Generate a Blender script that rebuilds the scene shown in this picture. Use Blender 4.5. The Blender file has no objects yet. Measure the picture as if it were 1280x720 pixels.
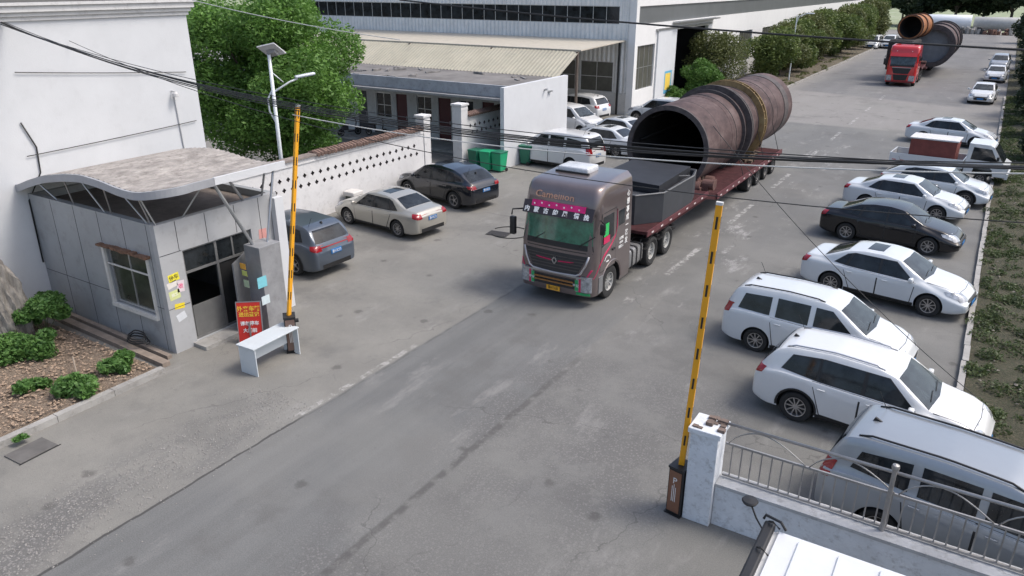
import bpy, bmesh, math, random
import numpy as np
from mathutils import Vector, Matrix, Euler
from mathutils.bvhtree import BVHTree
R = math.radians
PI = math.pi
sc = bpy.context.scene
C = sc.collection
random.seed(4)

# ------------------------------------------------------------ camera, light, exposure
cam_d = bpy.data.cameras.new('camera')
cam = bpy.data.objects.new('camera', cam_d); C.objects.link(cam)
cam_d.sensor_width = 36; cam_d.lens = 36 * 940 / 1280
cam_d.clip_start = .1; cam_d.clip_end = 2000
cam.location = (0, 0, 8.8)
cam.rotation_euler = (R(90 - 22.116), 0, R(32.161))
sc.camera = cam

SUN_EL, SUN_AZ = 56, 62          # azimuth counted from +Y towards +X
w = bpy.data.worlds.new('World'); sc.world = w; w.use_nodes = True
nt = w.node_tree; bg = nt.nodes['Background']
sky = nt.nodes.new('ShaderNodeTexSky'); sky.sky_type = 'NISHITA'; sky.sun_disc = False
sky.sun_elevation = R(SUN_EL); sky.sun_rotation = R(SUN_AZ); sky.dust_density = 4; sky.air_density = 1; sky.ozone_density = 1
nt.links.new(sky.outputs[0], bg.inputs[0]); bg.inputs[1].default_value = .15
sd = bpy.data.lights.new('sun', 'SUN'); sd.energy = 1.35; sd.angle = R(16); sd.color = (1, .97, .93)
so = bpy.data.objects.new('sun', sd); C.objects.link(so)
v = Vector((math.sin(R(SUN_AZ)) * math.cos(R(SUN_EL)), math.cos(R(SUN_AZ)) * math.cos(R(SUN_EL)), math.sin(R(SUN_EL))))
so.rotation_euler = v.to_track_quat('Z', 'Y').to_euler(); so.location = (20, 20, 40)
sc.view_settings.view_transform = 'Standard'; sc.view_settings.look = 'None'
sc.view_settings.exposure = .6; sc.view_settings.gamma = 1

# ------------------------------------------------------------ materials
MATS = {}
def M(name, col, rough=.6, metal=0., var=.12, scale=2., bump=0., bscale=30., coat=0., dirt=0., spec=.5, stretch=None, emit=None):
    if name in MATS: return MATS[name]
    m = bpy.data.materials.new(name); m.use_nodes = True; MATS[name] = m
    n = m.node_tree.nodes; l = m.node_tree.links; b = n['Principled BSDF']
    b.inputs['Roughness'].default_value = rough; b.inputs['Metallic'].default_value = metal
    b.inputs['Specular IOR Level'].default_value = spec
    b.inputs['Coat Weight'].default_value = coat; b.inputs['Coat Roughness'].default_value = .05
    tc = n.new('ShaderNodeTexCoord'); mp = n.new('ShaderNodeMapping'); l.new(tc.outputs['Object'], mp.inputs[0])
    if stretch: mp.inputs['Scale'].default_value = stretch
    nz = n.new('ShaderNodeTexNoise'); nz.inputs['Scale'].default_value = scale; nz.inputs['Detail'].default_value = 6; nz.inputs['Roughness'].default_value = .65
    l.new(mp.outputs[0], nz.inputs[0])
    cr = n.new('ShaderNodeValToRGB'); l.new(nz.outputs[0], cr.inputs[0])
    cr.color_ramp.elements[0].position = .3; cr.color_ramp.elements[1].position = .7
    cr.color_ramp.elements[0].color = tuple(c * (1 - var) for c in col) + (1,)
    cr.color_ramp.elements[1].color = tuple(min(1, c * (1 + var * .6)) for c in col) + (1,)
    out = cr.outputs[0]
    if dirt:
        nz2 = n.new('ShaderNodeTexNoise'); nz2.inputs['Scale'].default_value = scale * 2.7; nz2.inputs['Detail'].default_value = 9; nz2.inputs['Roughness'].default_value = .75
        l.new(mp.outputs[0], nz2.inputs[0])
        r2 = n.new('ShaderNodeValToRGB'); l.new(nz2.outputs[0], r2.inputs[0]); r2.color_ramp.elements[0].position = .52; r2.color_ramp.elements[1].position = .68
        mx = n.new('ShaderNodeMix'); mx.data_type = 'RGBA'
        ma = n.new('ShaderNodeMath'); ma.operation = 'MULTIPLY'; ma.inputs[1].default_value = dirt; l.new(r2.outputs[0], ma.inputs[0])
        l.new(ma.outputs[0], mx.inputs[0]); l.new(out, mx.inputs[6]); mx.inputs[7].default_value = (.11, .095, .08, 1); out = mx.outputs[2]
    l.new(out, b.inputs['Base Color'])
    if bump:
        bn = n.new('ShaderNodeTexNoise'); bn.inputs['Scale'].default_value = bscale; bn.inputs['Detail'].default_value = 4
        l.new(mp.outputs[0], bn.inputs[0]); bp = n.new('ShaderNodeBump'); bp.inputs['Strength'].default_value = bump; bp.inputs['Distance'].default_value = .02
        l.new(bn.outputs[0], bp.inputs['Height']); l.new(bp.outputs[0], b.inputs['Normal'])
    if emit:
        b.inputs['Emission Color'].default_value = tuple(emit) + (1,); b.inputs['Emission Strength'].default_value = 1
    return m

def corrugated(name, col, axis, period=.2, rough=.5, var=.12, strength=.6, dirt=0., metal=0):
    m = M(name, col, rough, metal, var, 1.2, dirt=dirt)
    n = m.node_tree.nodes; l = m.node_tree.links
    if 'wv' in n: return m
    tc = n.new('ShaderNodeTexCoord'); wv = n.new('ShaderNodeTexWave'); wv.name = 'wv'
    wv.bands_direction = axis; wv.inputs['Scale'].default_value = 1 / (period * 3.1831 ) ; wv.inputs['Distortion'].default_value = 0
    l.new(tc.outputs['Object'], wv.inputs[0]); bp = n.new('ShaderNodeBump'); bp.inputs['Strength'].default_value = strength; bp.inputs['Distance'].default_value = period * .25
    l.new(wv.outputs['Fac'], bp.inputs['Height']); l.new(bp.outputs[0], n['Principled BSDF'].inputs['Normal'])
    return m

GLASS = M('dark_glass', (.02, .024, .027), .07, var=.85, scale=2.2, spec=.45)  # lighter blotches in the colour paint murky reflections and hints of interiors
BLACK = M('black_plastic', (.016, .016, .017), .5, var=.2)
TYRE = M('tyre_rubber', (.022, .022, .022), .85, var=.25, scale=8)
CHROME = M('alloy', (.5, .5, .52), .28, metal=.9, var=.08)
STEEL = M('steel', (.42, .43, .44), .35, metal=.8, var=.15)

# ------------------------------------------------------------ object helpers
def link(o, parent=None):
    C.objects.link(o)
    if parent is not None: o.parent = parent
    return o
def tag(o, label=None, cat=None, group=None, kind=None):
    if label: o['label'] = label
    if cat: o['category'] = cat
    if group: o['group'] = group
    if kind: o['kind'] = kind
    return o
def empty(name, loc=(0, 0, 0), rz=0, label=None, cat=None, group=None):
    o = bpy.data.objects.new(name, None); o.empty_display_size = .3; o.location = loc; o.rotation_euler = (0, 0, rz)
    link(o); tag(o, label, cat, group); return o
def mk(name, verts, faces, mat, parent=None, smooth=False, loc=None, rz=0):
    me = bpy.data.meshes.new(name); me.from_pydata([tuple(v) for v in verts], [], [tuple(f) for f in faces])
    for m in (mat if isinstance(mat, (list, tuple)) else [mat]): me.materials.append(m)
    if smooth: me.polygons.foreach_set('use_smooth', [True] * len(me.polygons))
    o = bpy.data.objects.new(name, me); link(o, parent)
    if loc is not None: o.location = loc
    if rz: o.rotation_euler = (0, 0, rz)
    return o
def frombm(name, bm, mat, parent=None, smooth=False, loc=None, rz=0, autosm=None):
    me = bpy.data.meshes.new(name); bmesh.ops.recalc_face_normals(bm, faces=bm.faces); bm.to_mesh(me); bm.free()
    for m in (mat if isinstance(mat, (list, tuple)) else [mat]): me.materials.append(m)
    if smooth or autosm: me.polygons.foreach_set('use_smooth', [True] * len(me.polygons))
    if autosm: me.set_sharp_from_angle(angle=R(autosm))
    o = bpy.data.objects.new(name, me); link(o, parent)
    if loc is not None: o.location = loc
    if rz: o.rotation_euler = (0, 0, rz)
    return o
class MB:
    """collects shapes into one mesh"""
    def __init__(s): s.bm = bmesh.new(); s.mi = 0
    def _fin(s, vs, mtx=None):
        if mtx is not None: bmesh.ops.transform(s.bm, matrix=mtx, verts=vs)
        for v in vs:
            for f in v.link_faces: f.material_index = s.mi
    def box(s, x0, x1, y0, y1, z0, z1, mtx=None, bev=0):
        r = bmesh.ops.create_cube(s.bm, size=1); vs = r['verts']
        bmesh.ops.scale(s.bm, vec=(abs(x1 - x0), abs(y1 - y0), abs(z1 - z0)), verts=vs)
        bmesh.ops.translate(s.bm, vec=((x0 + x1) / 2, (y0 + y1) / 2, (z0 + z1) / 2), verts=vs)
        if bev:
            es = list({e for v in vs for e in v.link_edges}); rr = bmesh.ops.bevel(s.bm, geom=es, offset=bev, segments=2, affect='EDGES', profile=.5)
            vs = list({v for f in rr['faces'] for v in f.verts} | {v for v in vs if v.is_valid})
        s._fin(vs, mtx); return s
    def prism(s, pts, a0, a1, axis='y', mtx=None):
        """extrude 2D polygon pts along an axis; pts are the two other coordinates in order"""
        def P(p, a): return {'x': (a, p[0], p[1]), 'y': (p[0], a, p[1]), 'z': (p[0], p[1], a)}[axis]
        A = [s.bm.verts.new(P(p, a0)) for p in pts]; B = [s.bm.verts.new(P(p, a1)) for p in pts]
        s.bm.faces.new(A); s.bm.faces.new(B[::-1]); n = len(pts)
        for i in range(n): s.bm.faces.new((A[i], B[i], B[(i + 1) % n], A[(i + 1) % n]))
        s._fin(A + B, mtx); return s
    def cyl(s, p0, p1, r0, r1=None, seg=16, caps=True):
        p0 = Vector(p0); p1 = Vector(p1); d = p1 - p0; r1 = r0 if r1 is None else r1
        q = d.to_track_quat('Z', 'Y'); L = []
        for p, r in ((p0, r0), (p1, r1)):
            L.append([s.bm.verts.new(p + q @ Vector((math.cos(2 * PI * i / seg) * r, math.sin(2 * PI * i / seg) * r, 0))) for i in range(seg)])
        for i in range(seg): s.bm.faces.new((L[0][i], L[0][(i + 1) % seg], L[1][(i + 1) % seg], L[1][i]))
        if caps: s.bm.faces.new(L[0][::-1]); s.bm.faces.new(L[1])
        s._fin(L[0] + L[1]); return s
    def tube(s, pts, r, seg=8):
        pts = [Vector(p) for p in pts]; L = []
        for i, p in enumerate(pts):
            d = (pts[min(i + 1, len(pts) - 1)] - pts[max(i - 1, 0)]); q = d.to_track_quat('Z', 'Y')
            L.append([s.bm.verts.new(p + q @ Vector((math.cos(2 * PI * k / seg) * r, math.sin(2 * PI * k / seg) * r, 0))) for k in range(seg)])
        for a, b in zip(L, L[1:]):
            # keep the rings aligned
            best = min(range(seg), key=lambda o: (b[o].co - a[0].co).length); b2 = b[best:] + b[:best]
            for k in range(seg): s.bm.faces.new((a[k], a[(k + 1) % seg], b2[(k + 1) % seg], b2[k]))
            L[L.index(b)] = b2
            b[:] = b2
        s.bm.faces.new(L[0][::-1]); s.bm.faces.new(L[-1]); s._fin([v for r_ in L for v in r_]); return s
    def lathe(s, prof, c=(0, 0, 0), axis='y', seg=32, close=False):
        """prof: (radius, offset along axis)"""
        L = []
        for r, a in prof:
            ring = []
            for i in range(seg):
                t = 2 * PI * i / seg; u, v_ = math.cos(t) * r, math.sin(t) * r
                p = {'y': (u, a, v_), 'x': (a, u, v_), 'z': (u, v_, a)}[axis]
                ring.append(s.bm.verts.new((p[0] + c[0], p[1] + c[1], p[2] + c[2])))
            L.append(ring)
        pairs = list(zip(L, L[1:])) + ([(L[-1], L[0])] if close else [])
        for a, b in pairs:
            for i in range(seg): s.bm.faces.new((a[i], a[(i + 1) % seg], b[(i + 1) % seg], b[i]))
        s._fin([v for r_ in L for v in r_]); return s
    def out(s, name, mat, parent=None, **k): return frombm(name, s.bm, mat, parent, **k)

def text_obj(name, body, size, mat, mtx, parent, depth=.004, bold=0., sx=1.):
    cu = bpy.data.curves.new('t', 'FONT'); cu.body = body; cu.size = size; cu.extrude = depth; cu.offset = bold
    cu.align_x = 'CENTER'; cu.align_y = 'CENTER'; cu.resolution_u = 2
    o = bpy.data.objects.new('t', cu); C.objects.link(o); me = bpy.data.meshes.new_from_object(o); bpy.data.objects.remove(o); bpy.data.curves.remove(cu)
    me.materials.clear(); me.materials.append(mat); me.transform(Matrix.Diagonal((sx, 1, 1, 1))); me.transform(mtx)
    ob = bpy.data.objects.new(name, me); link(ob, parent); return ob
def frame_m(o, x, n):
    """matrix with text x-axis x, normal n, at o"""
    x = Vector(x).normalized(); n = Vector(n).normalized(); y = n.cross(x)
    m = Matrix((x, y, n)).transposed().to_4x4(); m.translation = Vector(o); return m
def apply_boolean(o, cutter, transfer=True):
    md = o.modifiers.new('b', 'BOOLEAN'); md.operation = 'DIFFERENCE'; md.solver = 'EXACT'; md.object = cutter
    md.material_mode = 'TRANSFER'
    dg = bpy.context.evaluated_depsgraph_get(); dg.update()
    me = bpy.data.meshes.new_from_object(o.evaluated_get(dg)); o.modifiers.clear(); old = o.data; o.data = me
    bpy.data.meshes.remove(old); bpy.data.objects.remove(cutter)

# ------------------------------------------------------------ ground
def ground_mat():
    m = bpy.data.materials.new('worn_concrete'); m.use_nodes = True; n = m.node_tree.nodes; l = m.node_tree.links; b = n['Principled BSDF']
    tc = n.new('ShaderNodeTexCoord'); P = tc.outputs['Object']
    sep = n.new('ShaderNodeSeparateXYZ'); l.new(P, sep.inputs[0]); X, Y = sep.outputs[0], sep.outputs[1]
    def math_(op, a, b_=None, c=None, clamp=False):
        q = n.new('ShaderNodeMath'); q.operation = op; q.use_clamp = clamp
        for i, s in enumerate((a, b_, c)):
            if s is None: continue
            if isinstance(s, (int, float)): q.inputs[i].default_value = s
            else: l.new(s, q.inputs[i])
        return q.outputs[0]
    def noise(scale, detail=6, rough=.6, st=None, off=0):
        mp = n.new('ShaderNodeMapping'); l.new(P, mp.inputs[0]); mp.inputs['Location'].default_value = (off, off * .7, 0)
        if st: mp.inputs['Scale'].default_value = st
        q = n.new('ShaderNodeTexNoise'); q.inputs['Scale'].default_value = scale; q.inputs['Detail'].default_value = detail; q.inputs['Roughness'].default_value = rough
        l.new(mp.outputs[0], q.inputs[0]); return q.outputs[0]
    def ramp(f, lo, hi): 
        q = n.new('ShaderNodeMapRange'); q.interpolation_type = 'SMOOTHSTEP'; l.new(f, q.inputs[0]); q.inputs[1].default_value = lo; q.inputs[2].default_value = hi; return q.outputs[0]
    def mix(f, a, b_):
        q = n.new('ShaderNodeMix'); q.data_type = 'RGBA'
        if isinstance(f, float): q.inputs[0].default_value = f
        else: l.new(f, q.inputs[0])
        for i, s in ((6, a), (7, b_)):
            if isinstance(s, tuple): q.inputs[i].default_value = s + (1,)
            else: l.new(s, q.inputs[i])
        return q.outputs[2]
    def band(a, b_, soft, f=None):
        f = f or X
        return math_('MULTIPLY', ramp(f, a - soft, a + soft), math_('SUBTRACT', 1.0, ramp(f, b_ - soft, b_ + soft)))
    mul = lambda a, b_: math_('MULTIPLY', a, b_)
    wob = math_('MULTIPLY', math_('SUBTRACT', noise(.6, 3), .5), .5)
    Xw = math_('ADD', X, math_('MULTIPLY', math_('SUBTRACT', noise(1.3, 3), .5), .12))
    base = mix(ramp(noise(.22, 6, .65), .38, .62), (.11, .108, .099), (.18, .175, .16))
    # left apron: paler tan concrete
    base = mix(mul(math_('SUBTRACT', 1.0, ramp(Xw, -11.5, -11.4)), .75), base, mix(ramp(noise(.5, 7, .7, off=9), .35, .7), (.205, .194, .17), (.285, .27, .235)))
    # resurfaced lane, smooth cooler grey with streaks along the driving direction
    lane = mul(band(-11.4, -7.65, .03, Xw), math_('SUBTRACT', 1.0, ramp(Y, 15, 24)))
    streak = noise(1.2, 5, .6, (2.2, .12, 1), 3)
    base = mix(mul(lane, .7), base, mix(ramp(streak, .35, .68), (.097, .101, .102), (.145, .149, .148)))
    # tyre tracks
    tr = mul(math_('ADD', band(-10.9, -10.1, .3), band(-9.0, -8.1, .3)), ramp(noise(.8, 4, .6, (1, .15, 1), 7), .38, .62))
    base = mix(mul(tr, .3), base, (.115, .115, .118))
    tr2 = mul(band(-7, -4.6, .8), ramp(noise(.5, 5, .7, (1, .2, 1), 17), .45, .65))
    base = mix(mul(tr2, .35), base, (.13, .128, .127))
    # paler strip across the road, darker ground before and beyond it
    base = mix(mul(ramp(Y, 53.3, 54.2), .95), base, mix(ramp(noise(.3, 5, .6, (2, .3, 1), 4), .3, .7), (.235, .22, .208), (.275, .26, .245)))
    rd = mul(ramp(math_('ADD', Y, mul(X, .3)), 66, 67.5), band(-15, -1.5, 1.0))
    base = mix(mul(rd, .85), base, mix(ramp(noise(.25, 5, .6, (2, .25, 1), 2), .3, .7), (.11, .11, .115), (.155, .152, .155)))
    dk = mul(mul(ramp(Y, 22, 38), math_('SUBTRACT', 1.0, ramp(math_('ADD', Y, mul(wob, 1.5)), 53.3, 54.0))), band(-17, .6, 2.0)); base = mix(mul(dk, .75), base, mix(ramp(noise(.4, 6, .65, (1.5, .4, 1), 71), .35, .65), (.096, .099, .1), (.136, .139, .139)))
    # gravelly broken strip beside the seam
    gv = mul(band(-13.3, -11.55, .45), mul(math_('SUBTRACT', 1.0, ramp(Y, 8.5, 10.5)), ramp(noise(.9, 5, .7, (1, .5, 1), 31), .42, .6)))
    vor = n.new('ShaderNodeTexVoronoi'); vor.inputs['Scale'].default_value = 17; l.new(P, vor.inputs[0])
    vb = ramp(vor.outputs['Distance'], .1, .5)
    base = mix(mul(gv, .9), base, mix(vb, (.3, .28, .265), (.1, .095, .09)))
    # worn aggregate in front of the right barrier
    gv2 = mul(mul(band(-8.5, -3.2, .8), math_('SUBTRACT', 1.0, ramp(Y, 14, 17))), ramp(noise(.7, 6, .75, off=51), .36, .55))
    base = mix(mul(gv2, .7), base, mix(vb, (.21, .2, .19), (.085, .08, .077)))
    # stains
    st = ramp(noise(.33, 7, .7, off=77), .5, .66); base = mix(mul(st, .55), base, (.08, .075, .07))
    st0 = ramp(noise(.16, 4, .6, off=37), .48, .62); base = mix(mul(st0, .35), base, (.235, .23, .208))
    st2 = ramp(noise(1.7, 8, .75, off=27), .6, .72); base = mix(mul(st2, .6), base, (.075, .07, .066))
    st4 = ramp(noise(5, 9, .8, off=61), .57, .68); base = mix(mul(st4, .4), base, (.08, .076, .072))
    st3 = ramp(noise(.9, 8, .7, (1, .35, 1), 90), .56, .7); base = mix(mul(st3, .5), base, (.33, .32, .3))
    # oil near the lane and parking bays
    # fine grain
    base = mix(.35, base, mix(ramp(noise(45, 3, .7), .3, .7), (.095, .097, .093), (.23, .232, .225)))
    gr = mix(mul(ramp(noise(9, 5, .8, off=3), .5, .75), .3), base, (.12, .115, .11)); base = gr
    # cracks
    def crack(scale, wdt, off, msk):
        mp = n.new('ShaderNodeMapping'); l.new(P, mp.inputs[0]); mp.inputs['Location'].default_value = (off, off, 0)
        nz = n.new('ShaderNodeTexNoise'); nz.inputs['Scale'].default_value = 1.4; nz.inputs['Detail'].default_value = 6; l.new(mp.outputs[0], nz.inputs[0])
        va = n.new('ShaderNodeVectorMath'); va.operation = 'MULTIPLY_ADD'; l.new(nz.outputs['Color'], va.inputs[0]); va.inputs[1].default_value = (1.1, 1.1, 0); l.new(mp.outputs[0], va.inputs[2])
        vo = n.new('ShaderNodeTexVoronoi'); vo.feature = 'DISTANCE_TO_EDGE'; vo.voronoi_dimensions = '2D'; vo.inputs['Scale'].default_value = scale; l.new(va.outputs[0], vo.inputs[0])
        return mul(math_('SUBTRACT', 1.0, ramp(vo.outputs['Distance'], 0, wdt)), msk)
    cm = ramp(noise(.2, 3, .5, off=13), .44, .56)
    base = mix(mul(crack(.16, .004, 5, cm), .5), base, (.06, .057, .055))
    base = mix(mul(crack(.35, .006, 40, ramp(noise(.25, 3, .5, off=63), .5, .6)), .35), base, (.07, .067, .065))
    vo2 = n.new('ShaderNodeTexVoronoi'); vo2.inputs['Scale'].default_value = .75; vo2.inputs['Randomness'].default_value = 1; l.new(P, vo2.inputs[0]); spot = math_('SUBTRACT', 1.0, ramp(math_('ADD', vo2.outputs['Distance'], mul(math_('SUBTRACT', noise(4, 5, .7), .5), .25)), .05, .13)); base = mix(mul(spot, .55), base, (.06, .056, .053))
    # joints and seams
    j = mul(band(-11.46, -11.40, .012, Xw), math_('SUBTRACT', 1.0, ramp(Y, 9.2, 10.0))); base = mix(mul(j, .85), base, (.045, .043, .042))
    j2 = mul(band(-7.66, -7.5, .04, Xw), mul(math_('SUBTRACT', 1.0, ramp(Y, 13, 17)), ramp(noise(2.5, 4, .6), .35, .55))); base = mix(mul(j2, .7), base, (.07, .067, .065))
    j3 = mul(band(-11.42, -11.36, .02, Xw), mul(ramp(Y, 9, 10), mul(math_('SUBTRACT', 1.0, ramp(Y, 40, 50)), ramp(noise(1.5, 4, .6), .4, .55)))); base = mix(mul(j3, .5), base, (.08, .077, .075))
    mo = n.new('ShaderNodeMath'); mo.operation = 'PINGPONG'; l.new(Y, mo.inputs[0]); mo.inputs[1].default_value = 6.2
    j4 = mul(math_('SUBTRACT', 1.0, ramp(math_('ADD', mo.outputs[0], mul(wob, .3)), .0, .03)), mul(ramp(Y, 17, 18), ramp(noise(.8, 4), .42, .55))); base = mix(mul(j4, .55), base, (.07, .068, .066))
    # worn white paint
    wp = ramp(noise(3.2, 8, .8, off=8), .47, .56)
    l1 = mul(mul(band(-11.62, -11.47, .02, Xw), band(9.4, 13.6, .2, Y)), wp); base = mix(mul(l1, .45), base, (.5, .49, .47))
    pp = n.new('ShaderNodeMath'); pp.operation = 'FRACT'; l.new(math_('DIVIDE', math_('ADD', Y, 1.2), 6.6), pp.inputs[0])
    l2 = mul(mul(band(-7.98, -7.78, .03, Xw), band(20, 75, .5, Y)), mul(ramp(pp.outputs[0], .5, .53), wp)); base = mix(mul(l2, .6), base, (.45, .445, .43))
    sc_ = mul(mul(band(-9.0, -6.0, 1.0), band(18, 48, 3, Y)), ramp(noise(.8, 8, .8, (1, .45, 1), 19), .55, .66)); base = mix(mul(sc_, .6), base, (.42, .41, .4))
    l.new(base, b.inputs['Base Color']); b.inputs['Roughness'].default_value = .85
    bp = n.new('ShaderNodeBump'); bp.inputs['Strength'].default_value = .35; bp.inputs['Distance'].default_value = .01
    l.new(noise(60, 5, .7), bp.inputs['Height']); l.new(bp.outputs[0], b.inputs['Normal'])
    return m
g = mk('ground', [(-400, -60, 0), (400, -60, 0), (400, 900, 0), (-400, 900, 0)], [(0, 1, 2, 3)], ground_mat()); tag(g, kind='structure')

def soil_mat(name, a, b_, c, sc_=2.5):
    m = bpy.data.materials.new(name); m.use_nodes = True; n = m.node_tree.nodes; l = m.node_tree.links; bs = n['Principled BSDF']; bs.inputs['Roughness'].default_value = .95
    tc = n.new('ShaderNodeTexCoord')
    def nz(s, off): 
        mp = n.new('ShaderNodeMapping'); mp.inputs['Location'].default_value = (off, off, off); l.new(tc.outputs['Object'], mp.inputs[0])
        q = n.new('ShaderNodeTexNoise'); q.inputs['Scale'].default_value = s; q.inputs['Detail'].default_value = 8; q.inputs['Roughness'].default_value = .75; l.new(mp.outputs[0], q.inputs[0])
        r = n.new('ShaderNodeValToRGB'); r.color_ramp.elements[0].position = .4; r.color_ramp.elements[1].position = .62; l.new(q.outputs[0], r.inputs[0]); return r
    r1 = nz(sc_, 0); r1.color_ramp.elements[0].color = a + (1,); r1.color_ramp.elements[1].color = b_ + (1,)
    r2 = nz(sc_ * 8, 7); mx = n.new('ShaderNodeMix'); mx.data_type = 'RGBA'; l.new(r2.outputs[0], mx.inputs[0]); l.new(r1.outputs[0], mx.inputs[6]); mx.inputs[7].default_value = c + (1,)
    l.new(mx.outputs[2], bs.inputs['Base Color'])
    bp = n.new('ShaderNodeBump'); bp.inputs['Strength'].default_value = .8; bp.inputs['Distance'].default_value = .04; l.new(r2.outputs[0], bp.inputs['Height']); l.new(bp.outputs[0], bs.inputs['Normal'])
    return m
def bumpy(name, x0, x1, y0, y1, z, amp, mat, step=.4, seed=0):
    rs = np.random.RandomState(seed); nx = max(2, int((x1 - x0) / step)); ny = max(2, int((y1 - y0) / step))
    V = []; F = []
    for j in range(ny + 1):
        for i in range(nx + 1):
            edge = min(i, nx - i, j, ny - j) == 0
            V.append((x0 + (x1 - x0) * i / nx, y0 + (y1 - y0) * j / ny, z + (0 if edge else rs.rand() * amp)))
    for j in range(ny):
        for i in range(nx): a = j * (nx + 1) + i; F.append((a, a + 1, a + nx + 2, a + nx + 1))
    return mk(name, V, F, mat, smooth=True)
VERGE = soil_mat('verge_soil', (.085, .072, .047), (.14, .12, .08), (.055, .065, .03))
o = bumpy('verge', .75, 60, 5, 100, .07, .12, VERGE, 1.0, 3); tag(o, kind='structure')
o = bumpy('field', 1.2, 380, 100, 170, .05, .1, VERGE, 6.0, 3); tag(o, kind='structure')
KERB = M('kerb_concrete', (.34, .33, .31), .85, var=.25, scale=1.5, bump=.4, dirt=.5)
def kerb(name, x0, x1, y0, y1, h=.13):
    """a row of kerb stones along y (or x) as a single strip with joints"""
    mb = MB(); along_y = abs(y1 - y0) > abs(x1 - x0); a, b_ = (y0, y1) if along_y else (x0, x1); n_ = max(1, int(abs(b_ - a) / 1.0)); rr = random.Random(5)
    for i in range(n_):
        p, q = a + (b_ - a) * i / n_ + .006, a + (b_ - a) * (i + 1) / n_ - .006; d = rr.uniform(-.012, .012); hh = h + rr.uniform(-.015, .012)
        if along_y: mb.box(x0 + d, x1 + d, p, q, -.05, hh)
        else: mb.box(p, q, y0 + d, y1 + d, -.05, hh)
    o = mb.out(name, KERB); tag(o, kind='structure'); return o
kerb('kerb', .6, .74, 5, 75); kerb('kerb', -16.1, -15.95, 66, 150, .15)
LEFTV = soil_mat('left_verge_soil', (.16, .13, .1), (.2, .165, .13), (.09, .085, .05), 1.2)
o = bumpy('planting_strip', -22.1, -16.11, 68, 150, .08, .1, LEFTV, 1.0, 5); tag(o, kind='structure')
# planter bed by the rock
PSOIL = soil_mat('planter_soil', (.3, .235, .175), (.4, .32, .245), (.19, .135, .095), 3)
o = bumpy('planter_soil', -22.0, -15.92, 2, 9.15, .1, .1, PSOIL, .25, 8); tag(o, kind='structure')
kerb('kerb', -15.9, -15.72, 5.3, 9.2, .14); kerb('kerb', -22, -15.9, 2, 2.15, .14)
mb = MB(); rr = random.Random(8)
PLANK = M('weathered_plank', (.27, .22, .18), .85, var=.3, scale=3, dirt=.4)
def plank(x0, y0, x1, y1, w_, z, t):
    d = Vector((x1 - x0, y1 - y0, 0)); L_ = d.length; a = math.atan2(d.y, d.x)
    m_ = MB(); m_.box(0, L_, -w_ / 2, w_ / 2, 0, t); o = m_.out('timber_plank', PLANK); o.location = (x0, y0, z); o.rotation_euler = (0, 0, a); return o
tag(plank(-21.5, 9.55, -16.0, 9.42, .2, .0, .12), 'long weathered timber edging beam lying nearest the soil bed', 'plank')
tag(plank(-21.2, 9.85, -16.3, 9.72, .12, .0, .1), 'thin weathered timber beam lying tight against the guardhouse wall', 'plank')
# ------------------------------------------------------------ walls with real openings
def wall_bm(mb, axis, c0, c1, u0, u1, z0, z1, holes):
    """slab between c0 and c1 across, spanning u,z, with rectangular holes (u0,u1,z0,z1)"""
    us = sorted({u0, u1} | {h[0] for h in holes} | {h[1] for h in holes}); zs = sorted({z0, z1} | {h[2] for h in holes} | {h[3] for h in holes})
    for a, b_ in zip(us, us[1:]):
        run = None
        for p, q in zip(zs, zs[1:]):
            mu, mz = (a + b_) / 2, (p + q) / 2; hole = any(h[0] < mu < h[1] and h[2] < mz < h[3] for h in holes)
            if hole:
                if run: _wb(mb, axis, c0, c1, a, b_, *run); run = None
            else: run = (run[0], q) if run else (p, q)
        if run: _wb(mb, axis, c0, c1, a, b_, *run)
def _wb(mb, axis, c0, c1, a, b_, p, q):
    if axis == 'x': mb.box(c0, c1, a, b_, p, q)
    else: mb.box(a, b_, c0, c1, p, q)
def abox(mb, axis, c0, c1, a, b_, p, q): _wb(mb, axis, min(c0, c1), max(c0, c1), min(a, b_), max(a, b_), p, q)
def window(parent, axis, cface, sign, u0, u1, z0, z1, nu, nz, fmat, gmat=GLASS, depth=.1, fw=.05, name='window'):
    """a frame set back into its opening, with glazing bars, and the pane as a child"""
    mb = MB(); c0 = cface - sign * depth; c1 = c0 + sign * .05
    abox(mb, axis, c0, c1, u0, u0 + fw, z0, z1); abox(mb, axis, c0, c1, u1 - fw, u1, z0, z1)
    abox(mb, axis, c0, c1, u0 + fw, u1 - fw, z0, z0 + fw); abox(mb, axis, c0, c1, u0 + fw, u1 - fw, z1 - fw, z1)
    b_ = fw * .7
    for i in range(1, nu): u = u0 + (u1 - u0) * i / nu; abox(mb, axis, c0, c1 - sign * .006, u - b_ / 2, u + b_ / 2, z0 + fw, z1 - fw)
    for i in range(1, nz): z = z0 + (z1 - z0) * i / nz; abox(mb, axis, c0, c1 - sign * .012, u0 + fw, u1 - fw, z - b_ / 2, z + b_ / 2)
    f = mb.out(name, fmat, parent); g_ = MB(); abox(g_, axis, c0 + sign * .015, c0 + sign * .022, u0 + fw * .5, u1 - fw * .5, z0 + fw * .5, z1 - fw * .5)
    g_.out('pane', gmat, f); return f
WHITE = M('white_render', (.6, .615, .63), .8, var=.05, scale=.7, bump=.15, dirt=.06)
WHITE2 = M('whitewashed_masonry', (.64, .635, .63), .85, var=.08, scale=1.2, bump=.3, dirt=.22)
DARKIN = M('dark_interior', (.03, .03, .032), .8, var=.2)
FRAME = M('grey_frame', (.33, .34, .35), .5, var=.1)
ALU = M('aluminium_frame', (.55, .56, .57), .35, metal=.7, var=.1)

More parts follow.
